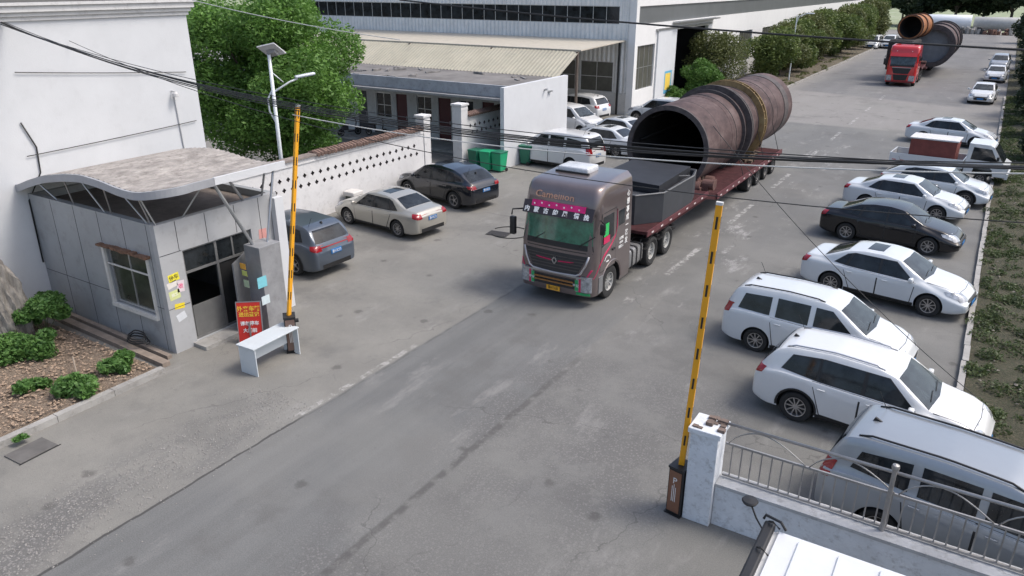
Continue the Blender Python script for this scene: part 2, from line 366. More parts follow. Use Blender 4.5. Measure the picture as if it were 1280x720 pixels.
# ------------------------------------------------------------ white building on the left
t = empty('white_building', (-22.1, 10, 0), 0, 'tall blank white rendered building beside the guardhouse with moulded cornice', 'building')
def P_(name, mb, mat, parent, base, **k):
    """build world-space geometry and parent it to a thing that stands at base"""
    bmesh.ops.translate(mb.bm, vec=(-base[0], -base[1], -base[2]), verts=mb.bm.verts); return mb.out(name, mat, parent, **k)
B = (-22.1, 10, 0)
mb = MB(); mb.box(-40, -22.1, -5, 15.85, 0, 7.86); P_('wall', mb, WHITE, t, B)
mb = MB()
for z0, z1, p in ((7.86, 7.97, .06), (7.97, 8.08, .12), (8.08, 8.24, .2), (8.24, 8.32, .26)): mb.box(-40.2, -22.1 + p, -5, 15.85 + p, z0, z1 - .004)
P_('cornice', mb, M('cornice_white', (.6, .6, .595), .8, var=.06, dirt=.25), t, B)
mb = MB(); mb.box(-40, -22.02, -5, 15.9, 8.32, 8.44); P_('roof_edge', mb, M('roof_slate', (.12, .12, .12), .8), t, B)
mb = MB(); mb.lathe([(.0, .16), (.05, .155), (.09, .1), (.1, .03), (.1, 0), (0, 0)], c=(-21.92, 14.9, 5.45), axis='z', seg=16); mb.cyl((-22.1, 14.9, 5.62), (-21.92, 14.9, 5.62), .02)
mb.cyl((-22.07, 14.95, 5.5), (-22.07, 15.1, 1.0), .02)
P_('wall_lamp', mb, M('lamp_grey', (.5, .5, .5), .5), t, B)

# ------------------------------------------------------------ guardhouse
B = (-19.2, 12, 0)
t = empty('guardhouse', B, 0, 'small grey panelled guardhouse with glazed door and curved corrugated canopy', 'guardhouse')
def panel_mat():
    m = M('grey_panel', (.33, .345, .355), .5, var=.12, scale=.9, dirt=.3, metal=.0)
    return m
PANEL = panel_mat(); PANEL_LIT = M('grey_panel_lit', (.40, .405, .41), .5, var=.1, scale=.9, dirt=.2)  # paler copy for the front: its lit look is put into the colour
mb = MB(); win = (-18.73, -16.95, .92, 2.5)
wall_bm(mb, 'y', 10.0, 10.18, -22.08, -16.58, 0, 3.4, [win]); P_('side_wall', mb, PANEL, t, B)
mb = MB(); door = (10.62, 12.75, .12, 2.6)
wall_bm(mb, 'x', -16.58, -16.4, 9.99, 13.75, 0, 3.402, [door]); P_('front_wall', mb, PANEL_LIT, t, B)
mb = MB(); mb.box(-22.08, -16.58, 13.57, 13.75, 0, 3.4); mb.box(-22.08, -21.9, 10.18, 13.57, 0, 3.4); P_('back_wall', mb, PANEL, t, B)
mb = MB(); mb.box(-21.9, -16.58, 10.18, 13.57, 3.0, 3.2); P_('roof_deck', mb, M('roof_deck', (.2, .17, .15), .9, var=.35, dirt=.4), t, B)
# panel joints, set proud by 3 mm
mb = MB()
for x in (-21.0, -19.9, -18.82, -17.75, -16.75): 
    for (a, b_) in (((0, .9), (2.52, 3.39)) if -18.73 < x < -16.95 else ((0, 3.39),)): mb.box(x - .008, x + .008, 9.997, 10.0, a, b_)
for a, b_ in ((-22.05, -18.8), (-16.9, -16.42)): mb.box(a, b_, 9.995, 10.0, 1.195, 1.207)
mb.box(-22.05, -16.42, 9.994, 10.0, .84, .85) if False else None
for y in (10.55, 11.4, 12.3, 13.1): mb.box(-16.4, -16.396, y - .008, y + .008, 2.62 if y < 12.9 else 0, 3.39)
mb.box(-16.4, -16.395, 10.0, 10.6, 2.61, 2.624); mb.box(-16.4, -16.395, 10.0, 10.6, 1.2, 1.214); mb.box(-16.4, -16.395, 12.8, 13.74, 1.3, 1.312)
P_('panel_joint', mb, M('joint_black', (.05, .05, .055), .8), t, B)
CREAM = M('cream_frame', (.5, .48, .43), .6, var=.15, dirt=.3)
f = window(t, 'y', 10.0, -1, -18.7, -16.98, .95, 2.47, 2, 1, ALU, M('murky_glass', (.06, .065, .05), .12, var=.5, scale=2), depth=.1)
f.location = (-B[0], -B[1], 0)
mb = MB(); mb.box(-18.82, -18.72, 9.93, 10.0, .86, 2.5); mb.box(-18.82, -16.88, 9.92, 10.0, .82, .92); mb.box(-16.95, -16.88, 9.95, 10, .92, 2.5); mb.box(-18.7, -16.97, 9.965, 9.99, 2.02, 2.06); P_('window_surround', mb, M('window_surround', (.6, .59, .56), .7, dirt=.3), t, B)
mb = MB(); rr = random.Random(3)
for i in range(16): x = -18.9 + i * .13; mb.box(x, x + .16, 9.86 + rr.uniform(-.02, .02), 10.0, 2.5 + rr.uniform(-.01, .02), 2.56 + rr.uniform(-.02, .03))
P_('rotten_lintel', mb, M('rotten_wood', (.2, .11, .07), .9, var=.5, scale=8, dirt=.3), t, B)
# front glazing: transom windows and door leaves
mb = MB(); X0, X1 = -16.52, -16.46
for y in (10.64, 11.62, 12.70): mb.box(X0, X1, y - .03, y + .04, .12, 2.6)
for z in (.12, 1.95, 2.55): mb.box(X0 - .002, X1 + .004, 10.62, 12.75, z, z + .06)
mb.box(X0, X1, 12.12, 12.17, 2.01, 2.55)
fr = P_('door_frame', mb, M('dull_metal_frame', (.24, .24, .235), .45, metal=.5, var=.2), t, B)
mb = MB(); mb.box(-16.5, -16.49, 10.66, 12.72, 2.0, 2.56); P_('transom_pane', mb, GLASS, t, B)
d_ = MB(); d_.box(-16.5, -16.47, 10.7, 11.6, .18, 1.05); dl = P_('door', d_, M('door_panel', (.15, .15, .145), .5, var=.2), t, B)
d_ = MB(); d_.box(-16.5, -16.485, 10.7, 11.6, 1.05, 1.93); P_('pane', d_, GLASS, dl, (0, 0, 0))
d_ = MB(); d_.box(-16.47, -16.43, 11.5, 11.54, .95, 1.2); P_('handle', d_, STEEL, dl, (0, 0, 0))
d_ = MB(); d_.box(-16.5, -16.485, 11.68, 12.66, .18, 1.93); P_('pane', d_, M('dim_glass', (.03, .03, .03), .12, var=.2), t, B)
mb = MB(); mb.box(-16.4, -15.9, 10.5, 12.8, 0, .1); P_('step', mb, KERB, t, B)
# open metal door leaf standing out from the wall
mb = MB(); m_ = Matrix.Translation((-16.38, 12.42, 0)) @ Matrix.Rotation(R(-58), 4, 'Z')
mb.box(0, .92, -.02, .02, .12, 2.02, mtx=m_); 
for z in (.2, .75, 1.3, 1.75): mb.box(.06, .86, -.026, .026, z, z + .03, mtx=m_)
P_('open_door_leaf', mb, M('dark_grey_door', (.14, .145, .155), .45, var=.15), t, B)
# clad pillar in front
mb = MB(); mb.box(-15.95, -15.35, 12.1, 12.8, 0, 2.42, bev=.01); pi_ = P_('pillar', mb, M('pillar_panel', (.33, .335, .345), .35, var=.2, dirt=.25, metal=.2), t, B)
mb = MB()
for z in (.02, .84, 1.66): mb.box(-15.956, -15.344, 12.094, 12.806, z, z + .012)
mb.box(-15.352, -15.346, 12.5, 12.515, .03, 2.39); mb.box(-15.965, -15.335, 12.085, 12.815, 2.4, 2.44)
P_('trim', mb, M('joint_black', (0, 0, 0)), pi_, (0, 0, 0))
mb = MB(); mb.box(-16.38, -16.2, 13.5, 13.8, 0, 3.3); P_('white_corner_post', mb, WHITE, t, B)
# canopy
prof = [(-22.08, 3.62), (-21.3, 3.88), (-20.5, 4.1), (-19.5, 4.27), (-18.7, 4.35), (-17.9, 4.31), (-17.2, 4.22), (-16.6, 4.2), (-16.1, 4.25), (-15.85, 4.3)]
xs = np.linspace(-22.08, -15.85, 150); zs = np.interp(xs, [p[0] for p in prof], [p[1] for p in prof]); ker = np.ones(13) / 13; zs2 = np.convolve(np.pad(zs, 6, 'edge'), ker, 'valid')
mb = MB(); zr = [z + .03 * abs(math.sin(i * PI / 5)) for i, z in enumerate(zs2)]; pts = list(zip(xs, zr)); pts2 = pts + [(x, z - .02) for x, z in pts[::-1]]
V = []; F = []; nn = len(pts)
def y_front(x): return 9.8 + (.8 - math.sqrt(max(0, .64 - (x + 16.65) ** 2)) if x > -16.65 else 0)
for k in (0, 1):
    V += [(x - B[0], (13.6 if k else y_front(x)) - B[1], z + .04) for x, z in pts] + [(x - B[0], (13.6 if k else y_front(x)) - B[1], z) for x, z in pts]
for i in range(nn - 1):
    F += [(i, i + 1, 2 * nn + i + 1, 2 * nn + i), (nn + i, 3 * nn + i, 3 * nn + i + 1, nn + i + 1), (i, nn + i, nn + i + 1, i + 1), (2 * nn + i, 2 * nn + i + 1, 3 * nn + i + 1, 3 * nn + i)]
F += [(0, 2 * nn, 3 * nn, nn), (nn - 1, 2 * nn - 1, 4 * nn - 1, 3 * nn - 1)]
can = mk('canopy', V, F, M('weathered_sheet', (.33, .305, .28), .75, var=.45, scale=2.6, stretch=(1.6, .8, 1), dirt=.8), t)
def fascia(name, path, mat):
    V = []; F = []; n_ = len(path)
    for i, (x, y, z) in enumerate(path):
        p, q = path[max(0, i - 1)], path[min(n_ - 1, i + 1)]; d = Vector((q[0] - p[0], q[1] - p[1], 0)).normalized(); nx, ny = d.y, -d.x
        for o_, zz in ((.01, z + .06), (.07, z + .06), (.07, z - .13), (.01, z - .13)): V.append((x + nx * o_ - B[0], y + ny * o_ - B[1], zz))
    for i in range(n_ - 1):
        for k in range(4): F.append((4 * i + k, 4 * i + (k + 1) % 4, 4 * i + 4 + (k + 1) % 4, 4 * i + 4 + k))
    F += [(3, 2, 1, 0), tuple(4 * (n_ - 1) + k for k in range(4))]
    mk(name, V, F, mat, t)
FASC = M('fascia_grey', (.33, .34, .36), .45, var=.12, dirt=.15)
zf = lambda x: float(np.interp(x, xs, zs2))
path = [(x, y_front(x), zf(x)) for x in list(np.linspace(-22.08, -16.65, 40)) + [-16.65 + .8 * math.sin(a) for a in np.linspace(.1, PI / 2, 12)]]
fascia('fascia', path + [(-15.85, y, 4.3) for y in np.linspace(10.8, 11.4, 4)], FASC)
fascia('fascia', [(-15.85, y, 4.31) for y in (11.41, 12.5, 13.65)], WHITE)
def strut(nm, a, b_, r=.03): mb = MB(); mb.cyl(a, b_, r, seg=8); P_(nm, mb, STEEL, t, B)
for x, x2 in ((-21.1, -20.75), (-19.75, -19.95), (-19.0, -18.55), (-18.0, -18.25), (-17.3, -16.8), (-16.62, -16.65), (-16.55, -16.45)): strut('strut', (x, 9.85, float(np.interp(x, xs, zs2)) - .05), (x2, 10.08, 3.4), .02)
strut('strut', (-15.9, 11.1, 4.2), (-16.48, 10.85, 3.4), .02)
strut('support_pole', (-15.75, 12.25, 2.4), (-15.95, 11.45, 4.25), .045); strut('support_pole', (-15.6, 12.6, 2.4), (-15.9, 13.35, 4.25), .035); strut('support_pole', (-16.49, 12.7, 3.4), (-15.95, 11.9, 4.25), .035)
strut('support_pole', (-16.45, 13.3, 3.4), (-15.95, 13.1, 4.25), .03)
# beams under the canopy
mb = MB()
for x in (-21.2, -19.2, -17.3, -16.0): z = float(np.interp(x, xs, zs2)); mb.box(x - .04, x + .04, y_front(x) + .05, 13.55, z - .09, z - .02)
P_('rafter', mb, M('rusty_steel', (.14, .085, .06), .8, var=.4, scale=5), t, B)
# posters and small signs on the guardhouse
def flat(name, col, origin, u, n_, w_, h, parent, base, tilt=0, txt=None, tcol=(.1, .1, .1), ts=.1, mname=None):
    m_ = frame_m(Vector(origin) - Vector(base), u, n_) @ Matrix.Rotation(R(tilt), 4, 'Z'); mb = MB(); mb.box(-w_ / 2, w_ / 2, -h / 2, h / 2, 0, .004, mtx=m_)
    o = mb.out(name, M(mname or ('paper_%02x%02x%02x' % tuple(int(c * 255) for c in col)), col, .6, var=.1, scale=9), parent)
    if txt: text_obj('lettering', txt, ts, M('ink_%02x%02x%02x' % tuple(int(c * 255) for c in tcol), tcol, .6), m_ @ Matrix.Translation((0, 0, .005)), o, .001, .002)
    return o
def post(col, y, z, w_, h, tilt=0, **k):
    tag(flat('poster', col, (-16.4, y, z), (0, 1, 0), (1, 0, 0), w_, h, t, B, tilt, **k))
post((.78, .68, .05), 10.27, 2.0, .3, .2, 5, txt='停车', ts=.13, tcol=(.12, .1, .02))
post((.72, .68, .62), 10.2, 1.83, .28, .16, 10); post((.7, .6, .62), 10.42, 1.72, .2, .3, -6, txt='收', ts=.14, tcol=(.75, .05, .2))
post((.62, .66, .3), 10.22, 1.55, .3, .24, 4, txt='招工', ts=.09, tcol=(.8, .8, .7)); post((.8, .62, .03), 10.3, 1.22, .28, .14, -8)
post((.62, .64, .66), 10.3, .93, .26, .2, 15)
post((.62, .3, .27), 13.12, 2.25, .26, .5, -3); post((.6, .62, .5), 13.14, 1.95, .24, .2); post((.55, .6, .3), 13.3, 1.6, .36, .36, 2)
for (x, y, z, w_, h, col, u, n_) in ((-15.75, 11.843, 1.93, .22, .16, (.7, .36, .05), (1, 0, 0), (0, -1, 0)), (-15.72, 11.843, 1.74, .2, .14, (.5, .55, .15), (1, 0, 0), (0, -1, 0)), (-15.7, 11.843, 1.45, .2, .2, (.42, .52, .35), (1, 0, 0), (0, -1, 0)), (-15.5, 11.843, .5, .16, .16, (.55, .58, .6), (1, 0, 0), (0, -1, 0)),
        (-15.343, 12.06, 1.5, .3, .3, (.2, .55, .62), (0, 1, 0), (1, 0, 0)), (-15.343, 12.1, .98, .26, .24, (.6, .7, .72), (0, 1, 0), (1, 0, 0))):
    flat('poster', col, (x, y, z), u, n_, w_, h, t, B)

# electric wires clipped to the white wall beside the guardhouse
CABLE = M('black_cable', (.02, .02, .02), .6)
def sag(p0, p1, s, n_=24):
    p0 = Vector(p0); p1 = Vector(p1); return [p0.lerp(p1, i / n_) - Vector((0, 0, 4 * s * (i / n_) * (1 - i / n_))) for i in range(n_ + 1)]
def cable(name, pts, r, mat, label, cat='cable', group=None, seg=6):
    mb = MB(); mb.tube(pts, r, seg); return tag(mb.out(name, mat, smooth=True), label, cat, group)

# ------------------------------------------------------------ red notice board, desk
sb = empty('notice_board', (-15.25, 11.4, 0), R(38), 'red notice board with yellow and white writing leaning beside the desk', 'sign')
tl = Matrix.Rotation(R(-10), 4, 'X')
mb = MB(); mb.box(-.3, .3, -.015, .015, 0, 1.12, mtx=tl); mb.out('board', M('red_board', (.6, .03, .02), .45, var=.08), sb)
mb = MB()
for a in ((-.32, -.3, 0, 1.14), (.3, .32, 0, 1.14)): mb.box(a[0], a[1], -.02, .02, a[2], a[3], mtx=tl)
mb.box(-.3, .3, -.02, .02, 1.12, 1.14, mtx=tl); mb.out('frame', STEEL, sb)
for s, z, sz, c_ in (('外来车辆', .94, .15, (.85, .6, .05)), ('进出登记', .79, .13, (.85, .6, .05)), ('请勿停车', .55, .12, (.85, .85, .82)), ('大门前', .36, .12, (.85, .85, .82))):
    text_obj('lettering', s, sz, M('notice_%d' % int(c_[2] * 100), c_, .5), tl @ frame_m((0, -.018, z), (1, 0, 0), (0, -1, 0)), sb, .002, .003)
mb = MB(); mb.box(-.28, .28, .05, .3, 0, .03); mb.box(-.02, .02, .01, .28, 0, .6, mtx=Matrix.Identity(4)); mb.out('stand', STEEL, sb)
dk = empty('office_desk', (-13.98, 10.95, 0), R(2), 'pale grey office desk with panel sides standing in front of the pillar', 'desk')
DESK = M('pale_laminate', (.55, .59, .61), .35, var=.05, dirt=.08)
mb = MB(); mb.box(-.3, .3, -.74, .74, .72, .75, bev=.004); mb.out('desktop', DESK, dk)
for s in (-1, 1): mb = MB(); mb.box(-.27, .29, s * .69 - .012, s * .69 + .012, 0, .719); mb.out('side_panel', DESK, dk)
mb = MB(); mb.box(-.02, .0, -.677, .677, .3, .719); mb.out('modesty_panel', DESK, dk)

# ------------------------------------------------------------ barriers
YEL = M('barrier_yellow', (.78, .36, .015), .45, var=.08, dirt=.06)
def barrier(base, lean, label, rz, cabmat, L=4.75):
    """cabinet local: front +x; arm raised vertical"""
    b = empty('boom_barrier', base, rz, label, 'barrier', 'raised yellow boom barriers at the gate')
    mb = MB(); mb.box(-.17, .17, -.14, .14, .03, .95, bev=.015); cb = mb.out('cabinet', BLACK, b)
    mb = MB(); mb.prism([(-.18, -.15), (.18, -.15), (.18, .15), (-.18, .15)], .95, .99, 'z'); mb.out('cabinet_cap', BLACK, b); mb = MB(); mb.box(-.19, .19, -.16, .16, 0, .03); mb.out('foot', BLACK, b)
    mb = MB(); mb.box(.172, .182, -.115, .115, .08, .92); fp = mb.out('front_panel', cabmat, b)
    lm = M('panel_marking', (.75, .74, .72), .5)
    text_obj('lettering', 'P', .17, lm, frame_m((.184, 0, .73), (0, 1, 0), (1, 0, 0)), fp, .002)
    mb = MB(); mb.box(.183, .186, -.045, -.033, .3, .62); mb.box(.183, .186, -.012, 0, .3, .66); mb.box(.183, .186, .02, .032, .3, .6); mb.out('marking_stripe', lm, fp)
    mb = MB(); mb.cyl((0, .14, .82), (0, .22, .82), .05); mb.out('hinge', BLACK, b)
    d = Matrix.Rotation(-rz, 3, 'Z') @ Vector(lean).normalized(); q = d.to_track_quat('Z', 'Y').to_matrix().to_4x4(); m_ = Matrix.Translation((0, 0, .98)) @ q
    mb = MB(); mb.box(-.035, .035, -.05, .05, 0, L, mtx=m_, bev=.006); a = mb.out('arm', YEL, b)
    mb = MB()
    for i in range(int(L / .56)):
        z = .42 + i * .56
        mb = MB(); mb.box(-.014, .014, -.0525, .0525, z, z + .2, mtx=m_); mb.box(-.0375, .0375, -.016, .016, z, z + .2, mtx=m_); mb.out('black_mark', BLACK, a)
    mb = MB(); mb.box(-.037, .037, -.052, .052, L - .03, L + .015, mtx=m_); mb.out('end_cap', M('cap_white', (.6, .6, .58), .5), a)
    return b
PB = M('barrier_bronze', (.22, .105, .062), .45, var=.08)
barrier((-3.36, 10.92, 0), (.036, 0.005, 1), 'raised yellow boom barrier with brown cabinet beside the whitewashed pillar', R(-100), PB, 4.75)
barrier((-14.05, 11.72, 0), (.0, .2, 1), 'raised yellow boom barrier beside the guardhouse pillar and desk', R(-40), M('bronze_dim', (.16, .1, .08), .5), 5.2)

# ------------------------------------------------------------ right gate pillar, low wall, steel railing
pl = empty('gate_pillar', (-2.98, 11.02, 0), 0, 'peeling whitewashed brick gate pillar with broken cap by the right barrier', 'pillar')
PEEL = M('peeling_whitewash', (.66, .69, .72), .85, var=.12, scale=2.2, bump=.5, bscale=14, dirt=.45)
mb = MB(); mb.box(-.24, .24, -.24, .24, 0, 1.78, bev=.012); mb.out('shaft', PEEL, pl)
mb = MB(); mb.box(-.28, .28, -.28, .28, 1.78, 1.88, bev=.015)
mb.out('cap', PEEL, pl)
mb = MB(); rr = random.Random(2)
for i in range(14): x, y = rr.uniform(-.24, .2), rr.uniform(-.24, .2); s = rr.uniform(.05, .14); mb.box(x, x + s, y, y + s * .8, 1.875, 1.885 + rr.uniform(.005, .06))
mb.out('broken_brick', M('broken_brick', (.16, .12, .1), .9, var=.5, scale=6), pl)
lw = empty('boundary_wall', (-2.7, 11.1, 0), 0, 'low whitewashed boundary wall carrying the steel railing', 'wall')
mb = MB(); mb.box(-.03, 14, -.2, .16, 0, .8); mb.out('wall', PEEL, lw)
mb = MB(); mb.box(-.03, 14, -.23, .19, .8, .86); mb.out('coping', M('grey_coping', (.42, .43, .44), .85, var=.25, dirt=.5), lw)
rl = empty('steel_railing', (-2.7, 11.14, .86), 0, 'dull steel railing with arched scrolls on top of the low wall', 'railing')
RAIL = M('dull_stainless', (.36, .35, .34), .42, metal=.6, var=.2, scale=5)
mb = MB(); mb.cyl((0, 0, 1.06), (14, 0, 1.06), .028, seg=10); mb.out('top_rail', RAIL, rl, smooth=True)
mb = MB(); mb.box(0, 14, -.016, .016, .66, .7); mb.box(0, 14, -.02, .02, .03, .07); mb.out('rail', RAIL, rl)
for k in range(70): mb = MB(); x = .12 + k * .165; mb.box(x - .011, x + .011, -.011, .011, .07, .66); mb.out('baluster', RAIL, rl)
for k in range(5):
    x = 2.55 + k * 2.62; mb = MB(); mb.cyl((x, -.05, -.1), (x, -.05, 1.12), .035, seg=12); mb.lathe([(0, .0), (.05, .015), (.06, .06), (.05, .1), (0, .12)], c=(x, -.05, 1.12), axis='z', seg=14); mb.out('post', RAIL, rl, autosm=40)
for k in range(9):
    x0 = .05 + k * 1.31; mb = MB(); mb.tube([(x0 + 1.25 * (i / 14), 0, .7 + .33 * math.sin(PI * (i / 14) ** .8)) for i in range(15)], .011, 6); mb.out('arch_scroll', RAIL, rl, smooth=True)
# ------------------------------------------------------------ club-pattern wall with tile coping
B = (-22.3, 21.7, 0)
t = empty('pierced_wall', B, 0, 'long whitewashed boundary wall pierced with two rows of clover openings and red tile coping', 'wall')
def top(y): return 2.62 + .0 * y
def clover(cx, cz, r=.078):
    pts = []
    for i in range(32):
        a = 2 * PI * i / 32; rr_ = r * (.72 + .48 * abs(math.cos(2 * a)) ** .8); pts.append((cx + rr_ * math.cos(a), cz + rr_ * math.sin(a)))
    return pts
def pierced(parent, B, x0, x1, y0, y1, ztop, rows, ys):
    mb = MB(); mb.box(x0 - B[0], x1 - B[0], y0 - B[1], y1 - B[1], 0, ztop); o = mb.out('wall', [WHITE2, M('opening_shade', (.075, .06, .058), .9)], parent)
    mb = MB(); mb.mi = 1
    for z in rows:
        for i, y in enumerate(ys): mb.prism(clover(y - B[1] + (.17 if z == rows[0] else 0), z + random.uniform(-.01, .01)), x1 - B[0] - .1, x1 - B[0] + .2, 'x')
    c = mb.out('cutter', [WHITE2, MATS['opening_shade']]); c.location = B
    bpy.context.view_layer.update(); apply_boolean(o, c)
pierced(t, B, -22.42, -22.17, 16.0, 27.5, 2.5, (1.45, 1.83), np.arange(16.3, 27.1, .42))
TILE = M('red_roof_tile', (.2, .13, .105), .85, var=.45, scale=5, dirt=.5)
mb = MB(); n_ = 62
for i in range(26, n_):
    y = 16.0 + i * 11.45 / n_; d = random.uniform(-.02, .02)
    mb.cyl((-22.3, y, 2.62 + d), (-22.0, y, 2.53 + d), .085, .085, seg=6); mb.cyl((-22.3, y, 2.62 + d), (-22.58, y, 2.53 + d), .085, .085, seg=6)
mb.box(-22.5, -22.1, 20.8, 27.5, 2.5, 2.56)
P_('coping', mb, TILE, t, B)
mb = MB(); mb.box(-22.52, -22.08, 15.95, 20.79, 2.5, 2.57); P_('coping', mb, M('old_coping', (.26, .22, .2), .85, var=.3, dirt=.4), t, B)
mb = MB(); mb.box(-22.16, -22.13, 16, 27.5, 2.3, 2.36); P_('moulding', mb, WHITE2, t, B)
def column(x, y, h, s, label):
    c = empty('gate_column', (x, y, 0), 0, label, 'column', 'white columns of the yard gate')
    mb = MB(); mb.box(-s, s, -s, s, 0, h, bev=.01); mb.out('shaft', WHITE2, c)
    mb = MB(); mb.box(-s - .05, s + .05, -s - .05, s + .05, h, h + .1, bev=.01); mb.box(-s - .01, s + .01, -s - .01, s + .01, h - .22, h - .12); mb.out('cap', WHITE2, c)
column(-22.4, 27.8, 3.0, .24, 'slender white gate column at the end of the long pierced wall')
column(-22.4, 30.75, 3.15, .28, 'stout white gate column beside the green bins')
B = (-22.3, 32.5, 0)
t = empty('pierced_wall', B, 0, 'short whitewashed wall with clover openings between the gate column and the blank gable', 'wall')
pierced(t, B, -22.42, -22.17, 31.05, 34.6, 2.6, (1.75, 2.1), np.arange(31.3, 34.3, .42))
mb = MB()
for i in range(20): y = 31.1 + i * .18; mb.cyl((-22.3, y, 2.75), (-22.0, y, 2.64), .08, seg=6)
mb.box(-22.5, -22.1, 31.05, 34.6, 2.6, 2.66); P_('coping', mb, TILE, t, B)

# ------------------------------------------------------------ low building with doors
B = (-31, 35.5, 0)
t = empty('low_building', B, 0, 'low flat-roofed row of rooms with grey fascia, dark red doors and a blank white gable', 'building')
doors = [(-33.75, -32.95), (-30.6, -29.75), (-27.4, -26.5), (-24.3, -23.5)]; wins = [(-32.2, -31.0), (-29.0, -27.9), (-25.9, -24.9)]
mb = MB(); wall_bm(mb, 'y', 35.5, 35.7, -44, -20.64, 0, 3.4, [(a, b_, .12, 2.6) for a, b_ in doors] + [(a, b_, 1.1, 2.6) for a, b_ in wins]); P_('wall', mb, M('greyish_render', (.6, .61, .62), .85, var=.1, dirt=.25), t, B)
DR = M('dark_red_door', (.09, .014, .02), .5); DG = M('dark_grey_door2', (.05, .05, .06), .5)
for i, (a, b_) in enumerate(doors):
    mb = MB(); mb.box(a, b_, 35.56, 35.6, .12, 2.6); d = P_('door', mb, DG if i == 0 else DR, t, B)
    mb = MB(); mb.box(b_ - .12, b_ - .08, 35.52, 35.56, 1.1, 1.3); P_('handle', mb, STEEL, d, (0, 0, 0)); d.children[-1].location = (-B[0], -B[1], 0)
for a, b_ in wins: f = window(t, 'y', 35.5, -1, a, b_, 1.1, 2.6, 2, 2, ALU); f.location = (-B[0], -B[1], 0)
mb = MB(); mb.box(-20.62, -20.4, 31.7, 38.3, 0, 4.02); P_('gable_wall', mb, WHITE, t, B)
mb = MB(); mb.box(-44, -20.65, 32.5, 32.62, 3.42, 4.0); P_('fascia', mb, M('bluegrey_fascia', (.36, .38, .41), .7, var=.2, dirt=.45), t, B)
mb = MB(); mb.box(-44, -20.65, 32.62, 38.2, 3.7, 3.86); P_('roof', mb, M('stained_roof', (.19, .18, .17), .9, var=.4, scale=.6, dirt=.5), t, B)
mb = MB(); mb.box(-44, -20.7, 32.1, 32.62, 3.3, 3.4); P_('eave', mb, M('eave_grey', (.3, .3, .3), .8, dirt=.4), t, B)
mb = MB(); mb.box(-44, -22.6, 33.4, 35.5, 0, .12); P_('porch', mb, KERB, t, B)
mb = MB(); mb.box(-44, -20.64, 37.9, 38.1, 0, 3.69); P_('back_wall', mb, WHITE2, t, B)
mb = MB(); rr = random.Random(4)
for i in range(26):
    x, y, a = rr.uniform(-36, -21.5), rr.uniform(33, 37.8), rr.uniform(0, 3); m_ = Matrix.Translation((x, y, 3.87)) @ Matrix.Rotation(a, 4, 'Z'); mb.box(-rr.uniform(.2, .8), .2, -.06, .08, 0, rr.uniform(.03, .12), mtx=m_)
P_('roof_debris', mb, M('debris', (.25, .24, .23), .9, var=.5), t, B)
mb = MB()
for y in (36.2,): mb.box(-20.4, -20.25, y - .14, y + .14, 3.35, 3.42); mb.cyl((-20.4, y - .5, 3.5), (-20.15, y - .6, 3.55), .05)
P_('wall_fitting', mb, STEEL, t, B)

# ------------------------------------------------------------ warehouse
B = (-22.2, 60, 0)
t = empty('warehouse', B, 0, 'long two-tone factory warehouse with ribbon windows running down the road', 'building')
CORR = corrugated('grey_corrugated_wall', (.72, .73, .72), 'X', .35, .5, .12, .8, dirt=.15)
WW = M('bright_white_render', (.7, .7, .69), .75, var=.06, scale=.25, dirt=.08)
hol = [(-60, -23.0, 6.1, 7.3)]; lowh = [(-25.9, -23.3, 1.5, 3.6), (-30.5, -26.3, 1.5, 3.6), (-36, -31.5, 1.5, 3.6)]
mb = MB(); wall_bm(mb, 'y', 50.5, 50.75, -60, -22.2, 1.5, 9.2, hol + lowh); P_('front_wall', mb, CORR, t, B)
mb = MB(); mb.box(-60, -22.2, 50.46, 50.75, 0, 1.498); P_('plinth', mb, M('plinth_grey', (.58, .57, .54), .85, var=.12, dirt=.3), t, B)
f = window(t, 'y', 50.5, -1, -60, -23.0, 6.1, 7.3, 36, 1, ALU); f.location = (-B[0], -B[1], 0)
for a, b_, c_, d in lowh: f = window(t, 'y', 50.5, -1, a, b_, c_, d, 2, 2, ALU, M('dusty_glass', (.09, .09, .075), .3, var=.3)); f.location = (-B[0], -B[1], 0)
side = [(51.9, 55.3, 1.5, 4.6)] + [(y, y + wd, 1.5, 4.4) for y, wd in ((71, 1.8), (76.7, 4.4), (84.9, 4.3), (93.6, 4.5), (102, 4), (110, 4), (123, 4), (131, 4), (139, 4), (147, 4))]
drs = [(59.3, 67.2, 0, 5.4), (115.2, 121.2, 0, 5.4)]
mb = MB(); wall_bm(mb, 'x', -22.5, -22.2, 50.76, 160, 0, 9.2, side + drs + [(51.6, 158, 6.05, 7.25)]); P_('side_wall', mb, WW, t, B)
for a, b_, c_, d in side: f = window(t, 'x', -22.2, 1, a, b_, c_, d, max(2, int((b_ - a) / .8)), 2, ALU, M('dusty_glass', (0, 0, 0)), depth=.15); f.location = (-B[0], -B[1], 0)
mb = MB(); mb.box(-22.36, -22.3, 51.6, 158, 6.05, 7.25); rw = P_('ribbon_glazing', mb, M('grey_louvre', (.13, .14, .145), .35, var=.15, scale=.5), t, B)
mb = MB()
for y in np.arange(52.6, 158, 1.05): mb.box(-22.3, -22.24, y - .04, y + .04, 6.05, 7.25)
P_('mullion', mb, ALU, rw, (0, 0, 0))
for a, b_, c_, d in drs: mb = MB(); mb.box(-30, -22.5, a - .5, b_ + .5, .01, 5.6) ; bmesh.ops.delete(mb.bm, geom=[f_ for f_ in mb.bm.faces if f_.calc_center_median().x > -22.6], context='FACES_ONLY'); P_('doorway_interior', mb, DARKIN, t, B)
mb = MB(); mb.box(-22.19, -22.08, 55.6, 59.4, .05, 5.5); sd_ = P_('sliding_door', mb, WHITE, t, B)
